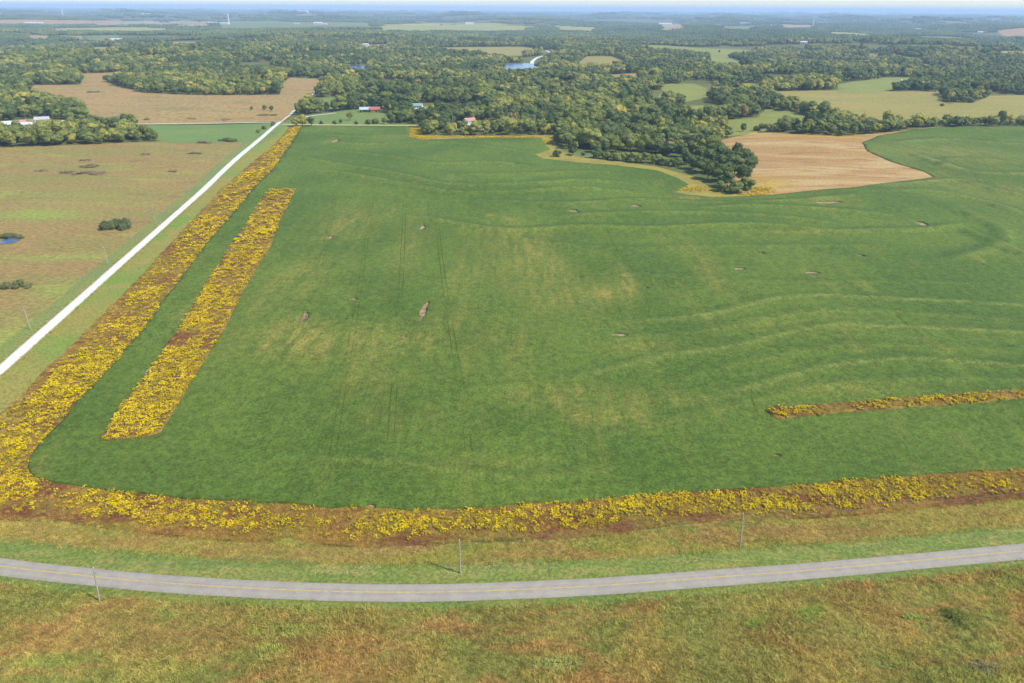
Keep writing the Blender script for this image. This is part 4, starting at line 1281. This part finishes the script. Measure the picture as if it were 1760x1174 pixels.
for i, (a, b_, rx, hh, tt, lab) in enumerate([(150, 299, 15, 1.6, .9, "widest low brown brush patch in the prairie"), (118, 297, 7, 1.5, .85, "brown brush patch left of the widest one"), (160, 286, 11, 1.3, .6, "flat green brush patch above the widest one"),
                                            (72, 294, 6, 1.2, .9, "lone brown brush patch towards the left edge"), (300, 295, 5, 1.2, .8, "grey brush patch near the gravel road"), (336, 264, 7, 1.3, .5, "green brush patch below the green field"),
                                            (249, 266, 5, 1.2, .6, "round brush patch in the upper brown prairie"), (352, 246, 9, 1.8, .95, "reddish brush patch along the green field"), (388, 243, 12, 3.0, .3, "green brush thicket at the corner of the green field"),
                                            (145, 276, 6, 1.0, .7, "faint brush patch in the upper brown prairie"), (165, 159, 14, 2.4, .4, "long dark brush line in the tan prairie"), (330, 205, 9, 1.6, .9, "brown brush patch in the tan prairie near the lane"),
                                            (215, 206, 8, 1.6, .7, "brush patch in the tan prairie above the farm lane"), (385, 207, 11, 1.4, .9, "wide brown brush patch above the farm lane"), (250, 207, 5, 2.2, .3, "small green brush beside the lane pole"),
                                            (460, 199, 14, 1.8, .4, "green brush around the tiny prairie pond")]):
    brush(a, b_, rx * 1.1, hh * 1.5, tt, lab, cnt=4)
def weed_shrub(px_, py_, rx, ry, hh, n, c1, c2, label):
    """an open, twiggy shrub among the grass: stems and many separate leaves"""
    q = P(px_, py_)
    root = empty("shrub", (q[0], q[1], float(hgt(*q))))
    tag(root, label, "shrub")
    st, lf = MB(), MB()
    for i in range(n):
        u, v = random.gauss(0, .42), random.gauss(0, .42)
        x, y = u * rx, v * ry
        h_ = hh * random.uniform(.45, 1.1) * math.exp(-(u * u + v * v) * .9)
        lx, ly = random.gauss(0, .2) * h_, random.gauss(0, .2) * h_
        st.tube([(x, y, -.1), (x + lx, y + ly, h_)], [.022, .008], 3, 0, False)
        for j in range(12):
            z = random.uniform(.3, 1.05)
            p_ = Vector((x + lx * z + random.gauss(0, .16), y + ly * z + random.gauss(0, .16), h_ * z))
            n_ = Vector((random.gauss(0, .6), random.gauss(0, .6), 1)).normalized()
            t1 = n_.orthogonal().normalized(); t2 = n_.cross(t1); s_ = random.uniform(.06, .13)
            lf.add([p_ - t1 * s_ * 1.5, p_ - t2 * s_ * .7, p_ + t1 * s_ * 1.5, p_ + t2 * s_ * .7], [(0, 1, 2, 3)])
    st.build("stem", M['bark'], root)
    t_ = NT('shrub_leaf')
    thin(t_, t_.val(t_.mix(t_.rng(t_.noise(.8, 3), .35, .65), c1, c2), t_.noise(2.5, 3), .7, 1.3, .33, .67), .3)
    lf.build("foliage", t_.m, root)
weed_shrub(1640, 1062, 4.6, 3.2, 1.9, 170, (.16, .20, .035, 1), (.20, .22, .045, 1), "dark green shrub in the near prairie on the right")
weed_shrub(1692, 1150, 4.4, 2.6, 1.2, 110, (.30, .26, .13, 1), (.28, .26, .10, 1), "greyish low shrub at the bottom right of the near prairie")
weed_shrub(1570, 1062, 4.2, 1.0, .9, 70, (.30, .40, .07, 1), (.34, .40, .08, 1), "bright green weed streak left of the dark green shrub")
weed_shrub(960, 1140, 6.0, 2.4, .9, 110, (.36, .42, .10, 1), (.38, .38, .11, 1), "yellow green weed patch at the bottom middle")

# ------------------------------------------------------------------ utility poles and wires
def pole(px_, py_, hh, label, group, lean=0.0):
    q = P(px_, py_)
    z = float(hgt(*q))
    root = empty("utility_pole", (q[0], q[1], z))
    tag(root, label, "pole", group)
    root.rotation_euler = (0, lean, 0)
    b = MB(); b.tube([(0, 0, -.3), (0, 0, hh * .5), (0, 0, hh)], [.19, .165, .135], 10); b.build("pole_shaft", M['pole'], root)
    b = MB(); b.tube([(0, 0, hh - .05), (0, 0, hh + .12), (0, 0, hh + .22), (0, 0, hh + .34)], [.03, .09, .11, .05], 8); b.build("insulator", M['porcelain'], root)
    b = MB(); b.box((.16, 0, hh - 1.5), (.2, .14, .3)); b.build("neutral_bracket", M['wire'], root)
    return Vector((q[0] + hh * math.sin(lean), q[1], z + hh * math.cos(lean)))
def wire(a, b, label, group, drop=0.0):
    m = MB()
    pts = []
    for k in range(17):
        u = k / 16
        p_ = a.lerp(b, u); p_.z += .34 - drop - 4 * u * (1 - u) * (a - b).length * .012
        pts.append(p_)
    m.tube(pts, [.016] * 17, 4)
    o = m.build("power_wire", M['wire'])
    tag(o, label, "wire", group)
g1 = "poles along the paved road"; g2 = "poles along the gravel road"; g3 = "far poles"
p1 = pole(171.5, 1033, 10.4, "grey utility pole on the near side of the paved road", g1, R(6.5))
p2 = pole(791.5, 985.5, 10.6, "grey utility pole in the mown verge at the road bend", g1)
p3 = pole(1272, 940, 10.8, "utility pole on the verge right of the road bend", g1, R(-4.5))
p0 = pole(-330, 1075, 10.4, "utility pole just outside the left edge", g1) if False else Vector((-160, 100, 10.6))
p4 = pole(1800, 884, 10.8, "utility pole beyond the right edge", g1) if False else Vector((P(1850, 880)[0], P(1850, 880)[1], 10.8))
gw = "wires along the paved road"
for a, b, nm in ((p1, p2, "between the near side pole and the road bend pole"), (p2, p3, "between the road bend pole and the right verge pole"), (p3, p4, "running right from the right verge pole")):
    wire(a, b, "thin overhead wire " + nm, gw)
    wire(a, b, "lower neutral wire " + nm, gw, 1.8)
gpl = [(53, 567, 10), (186, 455, 9.8), (267, 381, 9.5), (325, 328.5, 9.5), (380, 278, 9.5), (418, 243, 9.5)]
labs = ["pale utility pole nearest on the gravel road", "second pole from the near end of the gravel road", "third pole along the gravel road beside the big shrub", "fourth pole along the gravel road", "fifth pole along the gravel road", "sixth pole along the gravel road near the green field"]
tops = [pole(a, b, c, l, g2) for (a, b, c), l in zip(gpl, labs)]
for i in range(len(tops) - 1):
    wire(tops[i], tops[i + 1], "thin wire between the %s and %s gravel road poles" % (("first", "second", "third", "fourth", "fifth")[i], ("second", "third", "fourth", "fifth", "sixth")[i]), "wires along the gravel road")
for a, b, l in ((501, 213.5, "pole at the gravel road crossing"), (601, 213.5, "pole at the bean field edge below the barn"), (666, 188, "tall pole right of the red barn"), (778, 215, "pole beside the bright green trees"),
                (262, 211, "pole beside the farm lane"), (47, 215, "pole in the white farm yard"), (446, 212, "pole at the end of the farm lane")):
    pole(a, b, 10.5, l, g3)

# ------------------------------------------------------------------ buildings
def bm_(name, c, rough=.6, metal=0):
    return plain(name, c, rough, .3, metal, .12, .5)
M['white'] = bm_('white_siding', (.56, .56, .54, 1))
M['cream'] = bm_('cream_siding', (.68, .62, .48, 1))
M['red'] = bm_('barn_red', (.36, .09, .06, 1))
M['redroof'] = bm_('faded_red_roof', (.42, .22, .18, 1), .6)
M['rust'] = bm_('orange_red_roof', (.34, .12, .08, 1))
M['tealroof'] = bm_('green_metal_roof', (.20, .33, .29, 1), .4)
M['blueroof'] = bm_('blue_grey_metal_roof', (.36, .42, .48, 1), .4)
M['greyroof'] = bm_('grey_roof', (.36, .36, .37, 1))
M['glass'] = bm_('window_glass', (.04, .05, .06, 1), .1)
M['dark'] = bm_('opening_shade', (.03, .03, .03, 1))  # near-black colour stands in for shade inside the open shed and barn doorways
M['silver'] = bm_('galvanised', (.48, .49, .50, 1), .4)

def building(name, px_, py_, L, W, Hh, rf, wall, roof, label, rz=0.0, wins=3, door=True, chimney=False, cat="house", group=None, eave=.5):
    q = P(px_, py_)
    root = empty(name, (q[0], q[1], float(hgt(*q))), rz + math.atan2(-q[0], q[1]) * .5)
    tag(root, label, cat, group)
    a, c = L / 2, W / 2
    b = MB()
    v = [(-a, -c, -.5), (a, -c, -.5), (a, c, -.5), (-a, c, -.5), (-a, -c, Hh), (a, -c, Hh), (a, c, Hh), (-a, c, Hh), (-a, 0, Hh + rf), (a, 0, Hh + rf)]
    b.add(v, [(0, 1, 5, 4), (2, 3, 7, 6), (1, 2, 6, 9, 5), (3, 0, 4, 8, 7), (4, 5, 9, 8), (6, 7, 8, 9), (3, 2, 1, 0)])
    b.build("wall", M[wall], root)
    sl_ = rf / c
    for s in (-1, 1):
        b = MB()
        y0, z0 = s * (c + eave), Hh - eave * sl_
        v = []
        for dz in (.06, .24):
            v += [(-a - eave, y0, z0 + dz), (a + eave, y0, z0 + dz), (a + eave, -s * .01, Hh + rf + dz), (-a - eave, -s * .01, Hh + rf + dz)]
        b.add(v, [(0, 1, 2, 3), (4, 5, 6, 7), (0, 4, 5, 1), (1, 5, 6, 2), (2, 6, 7, 3), (3, 7, 4, 0)])
        ro = b.build("roof", M[roof], root)
    if chimney:
        b = MB(); b.box((a * .3, .4, Hh + rf + .4), (.8, .8, 1.8)); b.build("chimney", M['red'], ro)
    ww = L / (wins * 2 + 1) if wins else 0
    for i in range(wins):
        if door and i == wins // 2: continue
        x = -a + ww * (2 * i + 1.5)
        b = MB(); b.box((x, -c - .03, Hh * .55), (ww * .9, .1, Hh * .38)); wo = b.build("window", M['white' if wall != 'white' else 'silver'], root)
        b = MB(); b.box((x, -c - .07, Hh * .55), (ww * .7, .06, Hh * .30)); b.build("pane", M['glass'], wo)
    if door:
        x = -a + ww * (2 * (wins // 2) + 1.5)
        b = MB(); b.box((x, -c - .04, Hh * .36), (min(3.2, ww * 1.2), .1, Hh * .72)); b.build("door", M['dark' if cat == 'barn' else 'redroof'], root)
    return root

building("barn", 628, 192.5, 14, 8, 3.6, 2.6, 'dark', 'blueroof', "open shed with blue grey metal roof joined to the red barn", .1, 3, True, cat="barn")
building("barn", 645, 192.5, 13, 8, 3.6, 3.0, 'red', 'rust', "long red barn with orange red roof on the lawn", .1, 4, True, cat="barn")
building("farmhouse", 717, 186, 15, 8, 3.8, 2.6, 'cream', 'tealroof', "house with green metal roof among trees", -.15, 4, True, True)
building("shed", 719, 191, 6, 4, 2.6, 1.2, 'white', 'white', "small white shed below the green roofed house", .2, 2, True, cat="shed")
building("shed", 729, 191, 6, 4, 2.6, 1.4, 'white', 'greyroof', "second small white shed right of the first", .4, 2, True, cat="shed")
building("farmhouse", 807, 214, 13, 9, 5.0, 2.6, 'white', 'redroof', "white two storey house with faded red roof in the trees", .45, 4, True, True)
building("shed", 832, 217, 3.5, 3, 2.6, 2.0, 'white', 'white', "tiny pointed white shed right of the red roofed house", .7, 1, False, cat="shed")
building("farmhouse", 74, 211, 15, 8, 4.2, 2.6, 'white', 'greyroof', "white farmhouse with dark windows beside trees", .15, 5, True, True)
building("barn", 12, 219, 11, 8, 4.6, 2.0, 'white', 'silver', "white barn at the left edge", .4, 2, True, cat="barn")
building("barn", 21, 220.5, 9, 7, 4.0, 1.6, 'cream', 'white', "cream walled barn second from the left edge", -.3, 2, True, cat="barn")
building("barn", 40, 218.5, 12, 8, 3.2, 2.0, 'white', 'silver', "silver roofed barn in the farm yard", .1, 3, True, cat="barn")
building("shed", 52, 217.5, 7, 5, 3.2, 1.4, 'white', 'white', "bright white shed right of the silver roofed barn", -.2, 2, True, cat="shed")
building("shed", 111, 213, 5, 4, 2.6, 1.6, 'white', 'white', "little white shed at the start of the farm lane", .2, 1, False, cat="shed")
building("shed", 41, 213, 6, 5, 2.8, 1.6, 'cream', 'redroof', "reddish roofed shed behind the silver barn", .2, 2, True, cat="shed")
building("barn", 116, 137.5, 20, 12, 4.0, 2.5, 'white', 'white', "white roofed barn alone in the upper left woods", .2, 3, True, cat="barn")
building("shed", 523, 176.5, 6, 5, 3, 2, 'white', 'white', "small white building beside the upper gravel road", .3, 1, False, cat="shed")
far_b = [(201, 71, 42, 16, 8, 'white', 'white', "white barn with a twin in the far left woods"), (194, 72.5, 26, 14, 7, 'white', 'greyroof', "second white barn left of its twin"), (628, 79, 24, 12, 6, 'white', 'white', "white building at the bare strip in the middle woods"),
         (807, 42, 70, 22, 10, 'white', 'white', "long white building on the pale green far field"), (1143, 43.5, 110, 34, 14, 'white', 'white', "largest white building group near the horizon"), (1236, 44, 55, 22, 9, 'white', 'silver', "white far roof above the dull green field"),
         (1281, 42, 90, 25, 11, 'white', 'white', "long white far roof near the horizon"), (1381, 76, 24, 14, 8, 'white', 'white', "white house alone in the right woods"), (1578, 52, 50, 18, 9, 'white', 'white', "long white roof in the far right woods"),
         (1592, 53, 26, 14, 8, 'white', 'silver', "smaller white roof right of the long one"), (1612, 53, 20, 14, 8, 'cream', 'redroof', "small reddish roof in the far right woods"), (1684, 58, 30, 18, 10, 'white', 'white', "white house beside a red roof at the far right"),
         (1690, 57.5, 26, 18, 10, 'red', 'rust', "red roofed far house beside a white one"), (1614, 93, 18, 11, 7, 'white', 'white', "white house pair member nearer the left in right woods"), (1623, 93, 18, 11, 7, 'white', 'silver', "white house pair member nearer the right in right woods"),
         (1077, 87, 20, 12, 8, 'white', 'white', "white house in the woods above the lake"), (547, 42, 60, 20, 12, 'white', 'white', "white far barn right of the white tower field"), (559, 42.5, 30, 16, 8, 'white', 'silver', "small far barn beside the white one"),
         (510, 42, 40, 16, 8, 'white', 'greyroof', "pale far shed on the wide green field"), (312, 47, 40, 16, 8, 'white', 'redroof', "far house row member at its left"), (330, 46.5, 40, 16, 8, 'cream', 'redroof', "far house row member in the middle"), (345, 46, 40, 16, 8, 'white', 'greyroof', "far house row member at its right"),
         (386, 42, 60, 20, 9, 'white', 'white', "white far building at the foot of the tower"), (366, 40.5, 60, 24, 8, 'white', 'white', "long pale far building left of the tower"), (52, 40.5, 70, 20, 8, 'white', 'white', "white far roof on the reddish field"), (68, 40.5, 50, 20, 8, 'white', 'white', "second white far roof on the reddish field"),
         (1327, 45, 50, 20, 8, 'white', 'white', "white far shed at the left end of the tan tower field"), (520, 21.5, 150, 60, 18, 'white', 'white', "white speck of a far town on the horizon"), (258, 26.5, 150, 60, 14, 'white', 'white', "bright far works near the horizon"),
         (1522, 26.5, 130, 60, 18, 'white', 'white', "brightest white speck under the right horizon"), (1004, 24.5, 130, 60, 18, 'white', 'white', "white speck in the haze above the middle"), (545, 41.5, 30, 20, 10, 'white', 'white', "small far silo shed near the white barn")]
for a, b, L, W, hh, wl, rf_, lab in far_b:
    building("far_building", a, b, L, W, hh, hh * .35, wl, rf_, lab, random.uniform(-.3, .3), 3 if b > 30 else 0, b > 30, cat="building", group="far buildings")

def tower(px_, py_, hh, r_, label):
    q = P(px_, py_)
    root = empty("white_tower", (q[0], q[1], float(hgt(*q))))
    tag(root, label, "tower")
    b = MB(); b.tube([(0, 0, -1), (0, 0, hh)], [r_, r_ * .9], 14); b.build("tower_shaft", M['white'], root)
    b = MB(); b.tube([(0, 0, hh), (0, 0, hh + r_ * 1.2)], [r_ * 1.25, r_ * 1.1], 14); b.build("tower_head", M['white'], root)
tower(394, 42, 62, 4.5, "tall thin white tower above the wide green field")
tower(1397, 44, 68, 5.0, "slim white tower on the tan far field at right")
tower(108, 26, 60, 5, "faint far tower in the haze at left")

M['bale'] = plain('wrapped_bale', (.72, .72, .70, 1), .5, .3, 0, .1, 1)
for i, (a, b) in enumerate([(1549, 139.5), (1553.5, 140), (1557, 139.3)]):
    q = P(a, b)
    m = MB(); m.tube([(-.9, 0, .85), (-.75, 0, .85), (.75, 0, .85), (.9, 0, .85)], [.8, .9, .9, .8], 16)
    o = m.build("hay_bale", M['bale'])
    o.location = (q[0], q[1], float(hgt(*q)) + .5); o.scale = (1.5, 1.5, 1.5); o.rotation_euler = (0, 0, .5 * i)
    tag(o, ("white wrapped round bale, first of three in the green field", "middle white bale of three in the green field", "white bale nearest the trees in the green field")[i], "bale", "white bales")

# fence above the stubble field
fen = spline([P(1236, 237), P(1262, 228), P(1300, 227.3), P(1370, 230.5)], 4.0)
root = empty("wire_fence", (fen[0][0], fen[0][1], 0))
tag(root, "wire fence with wooden posts above the stubble field", "fence")
pb = MB(); pb.tube([(0, 0, -.2), (0, 0, 1.35)], [.08, .07], 6)
pm_ = pb.mesh("fence_post", M['pole'])
for q in fen:
    o = obj("fence_post", pm_, root); o.location = (q[0] - fen[0][0], q[1] - fen[0][1], float(hgt(*q)))
for zz in (.5, .9, 1.25):
    m = MB(); m.tube([(q[0] - fen[0][0], q[1] - fen[0][1], float(hgt(*q)) + zz) for q in fen], [.012] * len(fen), 3); m.build("fence_wire", M['wire'], root)

# ------------------------------------------------------------------ haze
b = MB()
zlo, zhi = ZMIN - 1.0, max(CAM_H + 3, float(GZ.max()) + 40, 200.0)
b.box((0, 0, (zlo + zhi) / 2), (93000, 93000, zhi - zlo))
mh = bpy.data.materials.new("haze"); mh.use_nodes = True
nt = mh.node_tree
nt.nodes.remove(nt.nodes["Principled BSDF"])
pv = nt.nodes.new("ShaderNodeVolumePrincipled")
pv.inputs["Color"].default_value = (.56, .76, 1.0, 1)
pv.inputs["Density"].default_value = 0.78e-4
pv.inputs["Anisotropy"].default_value = 0.0
nt.links.new(pv.outputs[0], nt.nodes["Material Output"].inputs["Volume"])
hz = b.build("haze", mh)
tag(hz, "pale blue summer haze over the whole landscape", "haze", None, "stuff")
